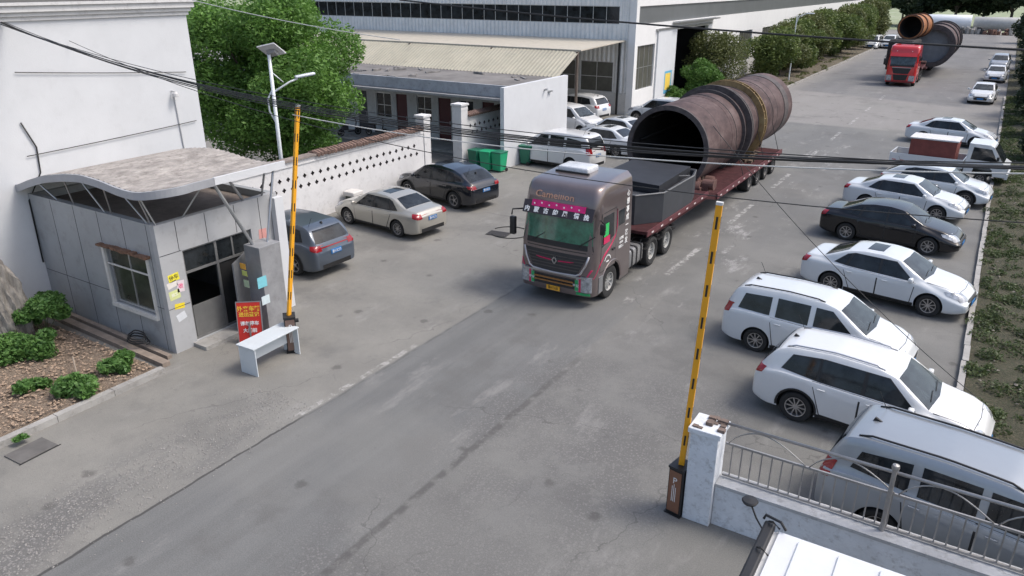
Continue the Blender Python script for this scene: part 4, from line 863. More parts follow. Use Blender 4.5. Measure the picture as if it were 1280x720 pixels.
def car(kind, paint, x, y, heading, label, cat='car', group=None, spokes=5, glass=GLASS, rails=None, plate=BLUEP, sunroof=True, handle=None, seed=0, ws_glass=None, scale=1.0, z=0):
    S = SPEC[kind]; L, W = S['L'], S['W']; key = (kind, paint.name, spokes, rails.name if rails else None, sunroof, plate.name)
    root = empty('parked_car', (x, y, z), R(heading), label, cat, group); root.scale = (scale,) * 3
    if key in _cars:
        def cp(o, par):
            c = o.copy(); C.objects.link(c); c.parent = par
            for ch in o.children: cp(ch, c)
        for ch in _cars[key].children: cp(ch, root)
        return root
    _cars[key] = root
    zt, zb_ = smooth_profile(S['top'], L), smooth_profile(S['belt'], L, .3)
    xs = [0, .015, .04, .08, .13] + list(np.arange(.19, L - .16, .06)) + [L - .13, L - .08, L - .04, L - .015, L]
    gc = .19 if not S.get('clad') else .23
    def section(x_):
        d = min(x_, L - x_); front = x_ > L / 2; cr = .20 if front else .13; rad = .75 if front else .5
        hw = W / 2 * (1 - cr * (1 - min(1, d / rad)) ** 2.3 - .05 * (1 - min(1, d / .06)) ** 2)
        zb = gc + .10 * (1 - min(1, d / .5)) ** 2; t_ = zt(x_); b_ = min(zb_(x_), t_ - .03); g_ = max(0, t_ - b_); gg = min(1, g_ / .3)
        wr = hw - .07 - S['tumble'] * g_
        hood = 1 - gg
        P = [(0, zb), (hw * .78, zb), (hw - .05, zb + .02), (hw - .012, zb + .1), (hw, zb + .5 * (b_ - zb)), (hw - .008, b_ - .13 * (b_ - zb)), (hw - .035, b_ - .01),
             (hw - .075 - .03 * hood, b_ + .02 * gg + .4 * hood * g_), (hw - .075 - S['tumble'] * g_ * .45 - .1 * hood, b_ + .5 * g_), (wr + .01 - .16 * hood, t_ - .055 * gg - .012 * hood), (wr - .07 - .2 * hood, t_ - .018 * gg - .006), (wr * .45, t_ - .004), (0, t_)]
        return catmull(P, 2)
    V = []; F = []; rings = []
    for x_ in xs:
        s = section(x_); ring = [(x_ - L / 2, p[0], p[1]) for p in s] + [(x_ - L / 2, -p[0], p[1]) for p in s[-2:0:-1]]; rings.append(len(V)); V += ring
    n_ = len(ring)
    for a, b_ in zip(rings, rings[1:]):
        for i in range(n_): F.append((a + i, a + (i + 1) % n_, b_ + (i + 1) % n_, b_ + i))
    F.append(tuple(range(n_ - 1, -1, -1))); F.append(tuple(rings[-1] + i for i in range(n_)))
    body = mk('body', V, F, [paint, BLACK], root)
    bm = bmesh.new(); bm.from_mesh(body.data); bmesh.ops.recalc_face_normals(bm, faces=bm.faces); bvh = BVHTree.FromBMesh(bm); bm.to_mesh(body.data); bm.free()
    xf = L / 2 - S['fo']; xr = xf - S['wb']; r = S['r']
    mb = MB(); mb.mi = 1
    for wx in (xf, xr):
        for s in (-1, 1): mb.cyl((wx, s * (W / 2 - .27), r + .01), (wx, s * (W / 2 + .3), r + .01), r + .055, seg=40)
    cut = mb.out('cut', [paint, BLACK]); cut.location = (0, 0, 0)
    body.parent = None; apply_boolean(body, cut); body.parent = root; body.location = (0, 0, 0)
    body.data.polygons.foreach_set('use_smooth', [True] * len(body.data.polygons)); body.data.set_sharp_from_angle(angle=R(38))
    sh = lambda pts: [(p[0] - L / 2, p[1]) for p in pts]
    for s, dr in ((1, 'y'), (-1, '-y')):
        for wdw in S['win']: bmjoin('side_window', [patch(bvh, dr, sh(wdw[0]), sh(wdw[1]), 10, 6, .006)], glass, root)
        if kind in ('sedan', 'suv', 'coupe_suv'):
            wn = S['win']; bmjoin('window_band', [patch(bvh, dr, sh([(wn[2][0][0][0] - .03, wn[2][0][0][1] - .02), (wn[1][0][0][0], wn[1][0][0][1] - .025), (wn[0][0][1][0] + .03, wn[0][0][1][1] - .02)]), sh([(wn[2][1][0][0] - .02, wn[2][1][0][1] + .02), (wn[1][1][0][0], wn[1][1][0][1] + .022), (wn[0][1][1][0] + .02, wn[0][1][1][1] + .02)]), 20, 5, .003)], BLACK, root)
        for dd in S['doors']:
            dd0, dd1 = sh(dd[0]), sh(dd[1]); mx_ = [(dd0[0][0] - .02, dd0[0][1] - .02), (dd0[1][0] + .02, dd0[1][1] - .02)]; mt_ = [(dd1[0][0] - .02, dd1[0][1] + .01), (dd1[1][0] + .02, dd1[1][1] + .01)]
            dl = bmjoin('door', [patch(bvh, dr, dd0, dd1, 8, 6, .007)], paint, root); bmjoin('door_seal', [patch(bvh, dr, mx_, mt_, 8, 6, .003)], BLACK, dl)
            hx = (dd1[0][0] + .12); hz = dd1[0][1] - .12; y_ = (W / 2 + .012) * s; mb = MB(); mb.box(hx - .0, hx + .17, y_ - .018, y_ + .014, hz - .012, hz + .016, bev=.006); mb.out('handle', handle or paint, dl)
        # sill trim
        bmjoin('sill_trim', [patch(bvh, dr, [(xr + r + .07, gc + .035), (xf - r - .07, gc + .035)], [(xr + r + .07, gc + .13), (xf - r - .07, gc + .13)], 10, 2, .008)], BLACK, root)
        if S.get('clad'):
            for wx in (xf, xr):
                mb = MB(); prof = []
                for i in range(17):
                    a = R(-8 + 196 * i / 16); prof.append((wx + (r + .055) * math.cos(a), (r + .01) + (r + .055) * math.sin(a), wx + (r + .1) * math.cos(a), (r + .01) + (r + .1) * math.sin(a)))
                VV = []
                for q in prof:
                    for (px, pz) in ((q[0], q[1]), (q[2], q[3])):
                        h = bvh.ray_cast(Vector((px, 4 * s, max(pz, gc + .05))), Vector((0, -s, 0))); yy = h[0].y if h[0] else s * W / 2 * .97
                        VV.append((px, yy + s * .012, pz))
                mk('arch_trim', VV, [(2 * i, 2 * i + 1, 2 * i + 3, 2 * i + 2) for i in range(16)], BLACK, root)
        for wx in (xf, xr): wheel(root, wx, s * (W / 2 - .115), r, .215, s, spokes)
        # mirror
        mx0 = S['ws'][1] - L / 2 - .28; mz = zb_(S['ws'][1] - .3) + .1; mb = MB(); mb.box(mx0 - .06, mx0 + .06, s * (W / 2 + .02), s * (W / 2 + .19), mz - .06, mz + .07, bev=.035); mb.box(mx0 + .0, mx0 + .05, s * (W / 2 - .08), s * (W / 2 + .05), mz - .06, mz - .03)
        mb.out('mirror', paint, root, smooth=True)
        # lights
        a, b_ = S['hl']; yo = W / 2
        hl = [patch(bvh, '-x', [(s * yo * .45, a + .0), (s * yo * .82, a - .02)], [(s * yo * .5, b_ - .02), (s * yo * .8, b_ + .02)], 6, 4, .008), patch(bvh, 'y' if s > 0 else '-y', sh([(L - .55, b_ - .06), (L - .12, a - .02)]), sh([(L - .62, b_ + .02), (L - .18, b_ + .02)]), 6, 4, .008)]
        bmjoin('headlight', hl, LAMP, root)
        a, b_ = S['tl']; a += .03
        tl_ = [patch(bvh, 'x', [(s * yo * .6, a), (s * yo * .86, a)], [(s * yo * .62, b_), (s * yo * .86, b_)], 6, 4, .01), patch(bvh, 'y' if s > 0 else '-y', sh([(.03, a), (.2, a + .04)]), sh([(.05, b_), (.28, b_ + .01)]), 5, 4, .01)]
        bmjoin('taillight', tl_, RED, root)
        if rails and 'rails' in S:
            x0, x1 = S['rails']; pts = []
            for i in range(13):
                xx = x0 + (x1 - x0) * i / 12; h = bvh.ray_cast(Vector((xx - L / 2, s * (W / 2 - .07 - S['tumble'] * (zt(xx) - zb_(xx)) - .09), 4)), Vector((0, 0, -1))); pts.append(h[0] + Vector((0, 0, .035 if 0 < i < 12 else .005)))
            mb = MB(); mb.tube(pts, .019, 8); mb.out('roof_rail', rails, root, smooth=True)
    hwb = W / 2 - .13; x0, x1 = S['ws']; tw = W / 2 - .12 - S['tumble'] * (zt(x0) - zb_(x0)) - .05
    bm_ = patch(bvh, 'z', [(x1 - L / 2, -hwb + .06), (x1 - L / 2 + .07, 0), (x1 - L / 2, hwb - .06)], [(x0 - L / 2, -tw), (x0 - L / 2 + .03, 0), (x0 - L / 2, tw)], 14, 8, .006)
    wsd = bmjoin('windshield', [bm_], ws_glass or M('windscreen', (.035, .045, .048), .08, var=.8, scale=2.5, spec=.5), root)  # windscreen colour noise stands in for reflections and a dim interior
    mb = MB(); zz = zt(x1) + .02
    for yy in (-.45, .1): mb.tube([(x1 - L / 2 - .02, yy, zz + .01), (x1 - L / 2 - .07, yy + .45, zz + .05)], .008, 5)
    mb.out('wiper', BLACK, root)
    a, b_ = S['rg']
    if paint.name == 'grey_paint': bmjoin('light_bar', [patch(bvh, 'x', [(-.7, 1.0), (.7, 1.0)], [(-.7, 1.035), (.7, 1.035)], 12, 1, .012)], RED, root)
    if S['rgd'] == 'z': rg = patch(bvh, 'z', [(a - L / 2, -hwb + .1), (a - L / 2, hwb - .1)], [(b_ - L / 2, -tw + .04), (b_ - L / 2, tw - .04)], 12, 6, .006)
    else: rg = patch(bvh, 'x', [(-hwb + .1, a), (hwb - .1, a)], [(-tw, b_), (tw, b_)], 12, 6, .006)
    bmjoin('rear_window', [rg], glass, root)
    bmjoin('grille', [patch(bvh, '-x', [(-.42, .34), (.42, .34)], [(-.5, .6), (.5, .6)], 10, 5, .006)], BLACK, root)
    if sunroof and 'sun' in S: a, b_ = S['sun']; bmjoin('sunroof', [patch(bvh, 'z', [(a - L / 2, -.38), (a - L / 2, .38)], [(b_ - L / 2, -.36), (b_ - L / 2, .36)], 8, 6, .005)], glass, root)
    bmjoin('rear_bumper_trim', [patch(bvh, 'x', [(-.6, gc + .1), (.6, gc + .1)], [(-.6, gc + .24), (.6, gc + .24)], 10, 3, .006)], BLACK, root)
    pz = .76 if kind == 'sedan' else .82
    bmp = patch(bvh, 'x', [(-.22, pz - .07), (.22, pz - .07)], [(-.22, pz + .07), (.22, pz + .07)], 2, 2, .02); pl_ = bmjoin('licence_plate', [bmp], plate, root, False)
    text_obj('lettering', '鲁H·' + ['5K273', '8L619', '2M805', '7P361'][seed % 4], .13, PINK, frame_m((-L / 2 - .03, 0, pz), (0, -1, 0), (-1, 0, 0)), pl_, .002, 0, .62)
    bmp = patch(bvh, '-x', [(-.22, .38), (.22, .38)], [(-.22, .5), (.22, .5)], 2, 2, .02); bmjoin('licence_plate', [bmp], plate, root, False)
    # hood seam and rear hatch seam
    hb = []
    xa, xb_ = x1 - L / 2 + .08, L / 2 - .3
    for s in (-1, 1):
        h0, h1 = sorted((s * (W / 2 - .17), s * (W / 2 - .182)))
        hb.append(patch(bvh, 'z', [(xa, h0), (xa, h1)], [(xb_, h0 * .88), (xb_, h1 * .88)], 1, 14, .003, .01))
    hb.append(patch(bvh, 'z', [(xb_, -(W / 2 - .17) * .88), (xb_ + .05, 0), (xb_, (W / 2 - .17) * .88)], [(xb_ + .012, -(W / 2 - .17) * .88), (xb_ + .062, 0), (xb_ + .012, (W / 2 - .17) * .88)], 12, 1, .003, .01))
    bmjoin('bonnet_seam', hb, BLACK, root)
    mb = MB()
    if kind in ('suv', 'wagon', 'mpv', 'coupe_suv'):
        h = bvh.ray_cast(Vector((-L / 2 + .62, 0, 4)), Vector((0, 0, -1)))[0]; mb.prism([(h.x - .08, h.z - .01), (h.x + .1, h.z - .01), (h.x - .05, h.z + .06)], -.02, .02, 'y'); mb.tube([h + Vector((.0, .5, 0)), h + Vector((-.16, .5, .3))], .006, 5)
        mb.out('aerial', BLACK, root)
    else: mb.bm.free()
    return root
PW = M('white_paint', (.65, .66, .66), .3, var=.03, coat=.9, dirt=.05)
PW2 = M('pearl_white_paint', (.6, .625, .64), .3, var=.03, coat=.9, dirt=.03)
PS = M('silver_paint', (.32, .345, .37), .33, metal=.45, var=.04, coat=.8)
PG = M('grey_paint', (.085, .105, .135), .3, metal=.3, var=.05, coat=.8)
PB_ = M('champagne_paint', (.44, .42, .37), .33, metal=.45, var=.05, coat=.8)
PD = M('navy_paint', (.01, .013, .02), .15, metal=.1, var=.05, coat=1)
PK = M('black_paint', (.008, .008, .01), .2, var=.1, coat=.6, spec=.3)
RG = 'vehicles parked nose-in along the right kerb'; LG = 'cars parked along the left side'
car('mpv', PS, 1.2, 12.55, -8, 'silver people carrier behind the steel railing with black roof rails', 'car', RG, 5, rails=BLACK, sunroof=False)
car('suv', PW, -.98, 15.85, -5, 'white SUV with red taillight and silver roof rails parked beside the silver people carrier', 'car', RG, 10, rails=CHROME, scale=.97)
car('wagon', PW2, -2.62, 18.7, -5, 'white estate car with three side windows and black roof rail next to the white SUV', 'car', RG, 9, rails=BLACK, scale=.97)
car('sedan', PW2, -1.68, 23.85, -9, 'pearl white saloon with sunroof parked between the estate car and the black saloon', 'car', RG, 9)
car('sedan', PK, -2.25, 29.55, -6, 'glossy black saloon parked nose to the kerb', 'car', RG, 8, sunroof=False)
car('sedan', PW2, -2.3, 34.15, -7, 'white saloon with black front grille parked just beyond the black saloon', 'car', RG, 9, scale=.98)
car('coupe_suv', PW2, -1.45, 37.0, -6, 'white hatchback with dark side glass parked beside the light pickup', 'car', RG, 9, scale=.91)
car('sedan', PW2, -1.75, 51.2, -6, 'white saloon farthest along the nose-in row behind the light pickup', 'car', RG, 9)
car('sedan', PW, -.85, 71.9, -93, 'white saloon facing the camera alone on the far right of the road', 'car', 'cars parked along the far right kerb', 5, sunroof=False)
car('sedan', PW, -.35, 88.2, -92, 'pale saloon with green number plate facing the camera behind the lone white saloon', 'car', 'cars parked along the far right kerb', 5, sunroof=False)
car('suv', PS, -.3, 99.5, -92, 'farthest small silver vehicle on the right kerb', 'car', 'cars parked along the far right kerb', 5, sunroof=False)
car('suv', PG, -19.3, 16.45, 178, 'grey SUV with full-width taillight parked behind the guardhouse', 'car', LG, 5)
car('sedan', PB_, -19.05, 21.3, 175, 'champagne saloon with blue number plate parked along the pierced wall', 'car', LG, 9)
car('coupe_suv', PD, -19.5, 25.6, 172, 'dark navy SUV with large split-spoke wheels by the gate column', 'car', LG, 5, ws_glass=GLASS)
car('mpv', PW, -18.6, 34.0, 176, 'white people carrier in front of the blank gable', 'car', LG, 9, sunroof=False)
car('sedan', PW2, -18.0, 38.3, 172, 'pale saloon half hidden behind the white people carrier', 'car', LG, 9)
car('sedan', PW2, -18.6, 41.4, 168, 'pale saloon farther from the road truck showing one red taillight', 'car', LG, 9, seed=2)
car('wagon', PW, -22.35, 42.6, -12, 'white estate car facing the road under the awning edge', 'car', LG, 9, rails=None)
car('suv', PW, -24.6, 47.6, 172, 'white SUV with red taillight parked deep under the awning by the drum', 'car', LG, 9)
car('suv', PW2, -18.75, 48.7, 174, 'white SUV nose-in behind the big drum load near the sliding door', 'car', LG, 9)
for x, y, s, lab in ((-16.4, 124, 1, 'left of two small white vans far up the road by the hedge trees'), (-14.5, 126, 1, 'right of two small white vans far up the road by the hedge trees')):
    car('mpv', PW, x, y, -92, lab, 'van', 'two vans beside the far hedge', 5, sunroof=False)
# ------------------------------------------------------------ heavy trucks
def cab_body(parent, paint, W=2.5, H=3.72, base=.42):
    """front towards +x at x=0, going back to x=-2.45"""
    lv = [(.36, .0, .02), (.5, .03, .0), (.95, .04, 0), (1.3, .01, 0), (1.75, -.02, 0), (1.9, -.04, .005), (2.72, -.20, .03), (2.8, -.15, .03), (3.0, -.19, .03), (3.24, -.25, .045), (3.42, -.34, .07), (3.5, -.46, .11), (3.54, -.7, .16), (3.6, -1.6, .22)]
    V = []; F = []; n_ = 0
    for z, xf, ins in lv:
        hw = W / 2 - ins; r = .22; xb = -2.45; ring = [(xb, -hw), (xf - .6, -hw)] + [(xf - r - .1 + (r + .1) * math.sin(a), -hw + r - r * math.cos(a)) for a in np.linspace(.0, PI / 2, 6)] + [(xf + .045, -hw * .45), (xf + .06, 0), (xf + .045, hw * .45)]
        ring += [(xf - r - .1 + (r + .1) * math.cos(a), hw - r + r * math.sin(a)) for a in np.linspace(0, PI / 2, 6)] + [(xf - .6, hw), (xb, hw)]
        n_ = len(ring); V += [(x, y, z) for x, y in ring]
    for k in range(len(lv) - 1):
        for i in range(n_): F.append((k * n_ + i, k * n_ + (i + 1) % n_, (k + 1) * n_ + (i + 1) % n_, (k + 1) * n_ + i))
    F.append(tuple(range(n_ - 1, -1, -1))); F.append(tuple((len(lv) - 1) * n_ + i for i in range(n_)))
    o = mk('body', V, F, [paint, BLACK], parent)
    bm = bmesh.new(); bm.from_mesh(o.data); bmesh.ops.recalc_face_normals(bm, faces=bm.faces); bvh = BVHTree.FromBMesh(bm); bm.to_mesh(o.data); bm.free()
    mb = MB(); mb.mi = 1
    for s in (-1, 1): mb.cyl((-1.15, s * .8, .5), (-1.15, s * 1.6, .5), .64, seg=40)
    c = mb.out('c', [paint, BLACK]); o.parent = None; apply_boolean(o, c); o.parent = parent
    o.data.polygons.foreach_set('use_smooth', [True] * len(o.data.polygons)); o.data.set_sharp_from_angle(angle=R(32)); return o, bvh
def tractor(x, y, paint, label, name, group, deco):
    t = empty(name, (x, y, 0), R(-90), label, 'truck', group)
    b, bvh = cab_body(t, paint)
    f = lambda nm, bt, tp, mat, nu=12, nv=6, off=.008, d='-x', par=None: bmjoin(nm, [patch(bvh, d, bt, tp, nu, nv, off)], mat, par or t)
    GG = M('green_windscreen', (.03, .15, .095), .1, var=.6, scale=3.5, spec=.9) if deco else M('truck_glass', (.06, .08, .09), .08, var=.5, scale=4)  # blotchy colour noise paints light shapes onto the glass
    f('windshield', [(-1.12, 1.9), (1.12, 1.9)], [(-1.06, 2.62), (1.06, 2.62)], GG)
    f('windshield_surround', [(-1.16, 1.74), (1.16, 1.74)], [(-1.13, 1.9), (1.13, 1.9)], BLACK)
    for s, dr in ((1, 'y'), (-1, '-y')):
        f('side_window', [(-1.2, 1.95), (-.42, 1.78)], [(-1.2, 2.66), (-.5, 2.66)], GLASS, 6, 6, .01, dr)
        dd = f('door', [(-1.35, 1.05), (-.36, 1.05)], [(-1.35, 2.75), (-.45, 2.75)], paint, 6, 10, .005, dr)
        mb = MB(); mb.box(-1.28, -1.1, s * 1.25, s * 1.29, 1.52, 1.57); mb.out('handle', BLACK, dd)
        f('door_seal', [(-1.375, 1.025), (-.335, 1.025)], [(-1.375, 2.775), (-.425, 2.775)], BLACK, 6, 10, .002, dr, dd)
        f('sleeper_window', [(-1.95, 2.15), (-1.55, 2.15)], [(-1.95, 2.6), (-1.55, 2.6)], GLASS, 3, 3, .008, dr)
        # mirrors
        mb = MB(); mb.tube([(-.35, s * 1.22, 2.6), (-.02, s * 1.5, 2.62), (.0, s * 1.52, 2.45)], .025); mb.box(-.1, .04, s * 1.40, s * 1.58, 1.85, 2.4, bev=.03) if s < 0 else mb.box(-.1, .02, 1.36, 1.5, 2.3, 2.62, bev=.03); mb.out('mirror', BLACK, t, autosm=40)
        # lamps
        f('headlight', [(s * .7, .5), (s * 1.16, .5)], [(s * .72, .98), (s * 1.16, .98)], LAMP, 6, 5, .012)
        mb = MB(); mb.box(-.55, -.3, s * 1.24, s * 1.27, .42, .92) ; mb.box(-1.0, -.5, s * 1.1, s * 1.24, .38, .5) if False else None; mb.out('step', STEEL, t)
        mb = MB(); mb.lathe([(.64, 1.25 * s), (.70, 1.27 * s), (.72, 1.25 * s), (.64, 1.2 * s)], c=(-1.15, 0, .5), seg=40)
        vs = [v_ for v_ in mb.bm.verts if v_.co.z < .42]; bmesh.ops.delete(mb.bm, geom=vs, context='VERTS'); mb.out('wheel_arch', paint, t)
        wheel(t, -1.15, s * 1.07, .51, .3, s, 10, M('truck_rim', (.6, .6, .58), .4, metal=.6, var=.2), .56)
        for ax in (-4.4, -5.78):
            wheel(t, ax, s * .96, .51, .56, s, 10, M('truck_rim', (0, 0, 0)), .56)
            mb = MB(); mb.tube([(ax + .64 * math.cos(a), s * .96, .5 + .62 * math.sin(a)) for a in np.linspace(R(20), R(160), 9)], .03, 6)
            for p in [(ax + .64 * math.cos(a), .5 + .62 * math.sin(a)) for a in np.linspace(R(25), R(155), 8)]: mb.box(p[0] - .1, p[0] + .1, s * .7, s * 1.24, p[1] - .012, p[1] + .012)
            mb.out('mudguard', BLACK, t)
    for yy in (-.75, .0, .7): mb = MB(); mb.tube([(.03, yy, 1.84), (-.02, yy + .3, 2.05), (-.06, yy + .5, 2.2)], .014, 5); mb.out('wiper', BLACK, t)
    f('panel_seam', [(-1.14, 1.66), (1.14, 1.66)], [(-1.14, 1.685), (1.14, 1.685)], BLACK, 12, 1, .004); f('panel_seam', [(-1.18, .905 + .08), (1.18, .985)], [(-1.18, 1.0), (1.18, 1.0)], BLACK, 12, 1, .004)
    CH = M('chassis_grey', (.07, .07, .072), .7, var=.3, dirt=.2)
    mb = MB()
    for s in (-1, 1): mb.box(-6.4, -.4, s * .4 - .05, s * .4 + .05, .62, .9)
    for xx in (-2.6, -3.6, -4.4, -5.8): mb.box(xx - .07, xx + .07, -.9, .9, .5, .62)
    mb.box(-3.6, -2.5, -.9, .35, .9, 1.0); mb.box(-5.5, -4.6, -.45, .45, .9, 1.12); mb.out('chassis', CH, t)
    mb = MB(); mb.box(-3.72, -2.62, .62, 1.2, .42, 1.02, bev=.09); ft = mb.out('fuel_tank', M('tank_alloy', (.42, .42, .42), .35, metal=.7, var=.2, dirt=.2), t, autosm=40)
    mb = MB()
    for xx in (-3.5, -3.15, -2.8): mb.box(xx - .025, xx + .025, .6, 1.215, .41, 1.035, bev=.07)
    mb.out('strap', BLACK, ft)
    mb = MB(); mb.box(-3.7, -2.6, -1.2, -.62, .42, 1.0, bev=.05); mb.out('battery_box', CH, t)
    mb = MB(); mb.box(-2.52, -2.35, .7, 1.18, .45, 1.0) ; mb.cyl((-2.55, .95, .7), (-2.55, .95, 1.1), .14); mb.out('air_filter', BLACK, t)
    GR = M('grille_dark', (.03, .03, .032), .5, var=.2)
    if deco:
        f('grille', [(-.72, 1.02), (-.6, 1.0), (.6, 1.0), (.72, 1.02)], [(-1.02, 1.58), (1.02, 1.58)], GR, 12, 5, .012)
        SV = M('grille_surround', (.5, .48, .48), .3, metal=.7)
        hits = [bvh.ray_cast(Vector((8, y_, z_)), Vector((-1, 0, 0)))[0] + Vector((.025, 0, 0)) for y_, z_ in [(-1.06, 1.6), (-.98, 1.32), (-.84, 1.06), (-.7, .99), (-.35, .975), (0, .97), (.35, .975), (.7, .99), (.84, 1.06), (.98, 1.32), (1.06, 1.6)]]
        mb = MB(); mb.tube(hits, .032, 8); mb.out('grille_surround', SV, t, smooth=True)
        RDS = M('red_stripe', (.55, .02, .1), .4)
        h = bvh.ray_cast(Vector((8, 0, 1.33)), Vector((-1, 0, 0)))[0].x + .03
        mb = MB(); mb.prism([(-.62, 1.37), (-.12, 1.345), (-.12, 1.315), (-.5, 1.34)], h - .06, h + .0, 'x'); mb.prism([(.62, 1.37), (.12, 1.345), (.12, 1.315), (.5, 1.34)], h - .06, h, 'x'); mb.out('badge_stripe', RDS, t)
        mb = MB()
        for k in range(5): f('grille_slat', [(-.78 - k * .05, 1.1 + k * .09), (.78 + k * .05, 1.1 + k * .09)], [(-.78 - k * .05, 1.125 + k * .09), (.78 + k * .05, 1.125 + k * .09)], M('slat_grey', (.09, .085, .085), .35, metal=.5), 12, 1, .022)
        mb = MB()
        # diamond-shaped badge with a split, as on the grille
        for s in (-1, 1): mb.prism([(s * .012, 1.45), (s * .09, 1.34), (s * .012, 1.22), (s * .012, 1.27), (s * .055, 1.335), (s * .012, 1.4)], h - .02, h + .02, 'x')
        mb.out('badge', CHROME, t)
        f('lower_grille', [(-.66, .55), (.66, .55)], [(-.66, .86), (.66, .86)], GR, 10, 4, .01)
        mb = MB(); mb.box(.1, .16, -.64, .64, .66, .69); mb.box(.1, .16, -.64, .64, .76, .79); mb.out('grille_bar', M('rust_orange', (.3, .14, .04), .6), t)
        GN = M('green_sticker', (.03, .35, .12), .45); PNK = RDS
        for s in (-1, 1):
            f('green_sticker', [(s * .68, .52), (s * .78, .52)], [(s * .68, .86), (s * .78, .86)], GN, 2, 3, .016); f('red_sticker', [(s * .8, .5), (s * .86, .5)], [(s * .8, .98), (s * .86, .98)], PNK, 2, 3, .018)
            text_obj('lettering', '平安', .1, PINK, frame_m((.135, s * .73, .7), (0, 1, 0), (1, 0, 0)), t, .002)
        f('bumper_sticker', [(.72, .4), (1.12, .4)], [(.72, .48), (1.12, .48)], GN, 4, 2, .02)
        mb = MB(); mb.box(.06, .13, -1.0, 1.0, .93, .975); mb.out('bumper_step', STEEL, t)
        pl_ = MB(); pl_.box(.09, .115, -.24, .2, .4, .54); pp = pl_.out('licence_plate', M('yellow_plate', (.75, .38, .03), .5), t); text_obj('lettering', '鲁H·71628', .12, BLACK, frame_m((.117, -.02, .47), (0, 1, 0), (1, 0, 0)), pp, .002, 0, .6)
        # sun visor with lettering
        vis = MB(); vis.prism([(-.16, 2.94), (-.02, 2.66), (.04, 2.62), (.02, 2.67), (-.1, 2.97)], -1.13, 1.13, 'y'); vo = vis.out('sun_visor', M('visor_dark', (.04, .03, .035), .35), t)
        vis = MB(); vis.prism([(-.125, 2.99), (-.055, 2.82), (-.02, 2.83), (-.09, 3.0)], -.86, .86, 'y'); vis.out('pink_banner', M('pink_banner', (.6, .01, .16), .35, var=.3, scale=4), vo)
        n_ = Vector((.9, 0, .43)).normalized(); WT = M('sticker_white', (.8, .8, .78), .5)
        for i, ch in enumerate('内蒙古的风情挽'[:7]):
            text_obj('lettering', ch, .17, WT, frame_m((.022, -.98 + i * .31 + (.06 if i > 4 else 0), 2.73), (0, 1, 0), n_), vo, .002, .006)
        for i in range(7): mb = MB(); yy = -.75 + i * .24; zz = 2.93 + (.02 if i % 2 else -.02); mb.lathe([(0, .01), (.03, 0)], c=(-.015, yy, zz), axis='x', seg=6); mb.out('star', WT, vo)
        text_obj('lettering', 'Camellion', .27, M('copper_script', (.55, .3, .2), .4, metal=.3), frame_m((-.17, -.18, 3.17), (0, 1, 0), Vector((.93, 0, .36)).normalized()), t, .003, .003, 1.15)
        # pink swoosh on the side and door, lettering on the sleeper
        for s, dr in ((1, 'y'), (-1, '-y')):
            pts = [(-.12, .98), (-.3, 1.25), (-.6, 1.5), (-1.0, 1.68), (-1.36, 1.95), (-1.5, 2.25), (-1.48, 2.7)]
            lo = [(a + .05, b_ - .05) for a, b_ in pts]; hi = [(a - .02, b_ + .05) for a, b_ in pts[:-2]] + [(pts[-2][0] + .07, pts[-2][1]), (pts[-1][0] + .05, pts[-1][1])]
            f('pink_swoosh', lo, hi, RDS, 24, 2, .016, dr)
            for i, ch in enumerate('心想事成一路发'): text_obj('lettering', ch, .21, WT, frame_m((-2.1, s * (1.256 - .0 * i), 3.02 - i * .245), (-s, 0, 0), (0, s, 0)), t, .002, .004)
            for i, ch in enumerate(('总质量', '40000', '限载2人')): text_obj('lettering', ch, .1, WT, frame_m((-1.75, s * 1.256, 1.72 - i * .13), (-s, 0, 0), (0, s, 0)), t, .002, .002)
            mb = MB()
            for i in range(10): a = R(20 + i * 16); mb.box(-.82 + .2 * math.cos(a) - .018, -.82 + .2 * math.cos(a) + .018, s * 1.262, s * 1.266, 1.28 + .17 * math.sin(a) - .022, 1.28 + .17 * math.sin(a) + .022)
            mb.box(-.9, -.74, s * 1.262, s * 1.266, 1.25, 1.29); mb.out('round_sticker', WT, t)
            f('front_swoosh', [(s * 1.02, .99), (s * 1.12, 1.2)], [(s * 1.06, .99), (s * 1.17, 1.2)], RDS, 3, 2, .014)
        mb = MB(); mb.box(-.8, -.5, 1.256, 1.268, 2.08, 2.45) ; mb.out('green_reflection_patch', M('bright_green', (.03, .5, .12), .3), t)  # green reflection painted as a flat patch on the side window
        mb = MB(); mb.box(-.9, -.5, 1.256, 1.268, 1.86, 2.06); mb.out('red_sticker', RDS, t)
        # roof equipment wrapped in film
        mb = MB(); mb.box(-2.1, -1.35, -.75, .25, 3.56, 3.76, bev=.05); mb.out('roof_air_conditioner', M('wrapped_white', (.6, .62, .64), .25, var=.2, scale=6, bump=.5), t, smooth=True)
        mb = MB(); mb.box(-1.38, -1.3, -.8, .3, 3.55, 3.63); mb.out('roof_strap', BLACK, t)
    else:
        f('grille', [(-.6, 1.12), (.6, 1.12)], [(-.8, 1.62), (.8, 1.62)], BLACK, 10, 5, .012); f('lower_grille', [(-.5, .55), (.5, .55)], [(-.62, 1.05), (.62, 1.05)], BLACK, 10, 5, .012)
        mb = MB(); mb.box(.0, .05, -.8, .8, 1.63, 1.67); mb.out('grille_surround', CHROME, t)
        mb = MB(); mb.lathe([(0, .06), (.1, .05), (.1, .0)], c=(0, 0, 1.38), axis='x', seg=20); mb.out('badge', CHROME, t)
        mb = MB(); mb.box(.05, .12, -1.1, 1.1, .38, .5); mb.out('bumper_lip', M('dark_red', (.18, .01, .012), .5), t)
        vis = MB(); vis.prism([(-.18, 2.88), (.0, 2.66), (.06, 2.62), (-.1, 2.92)], -1.1, 1.1, 'y'); vis.out('sun_visor', paint, t)
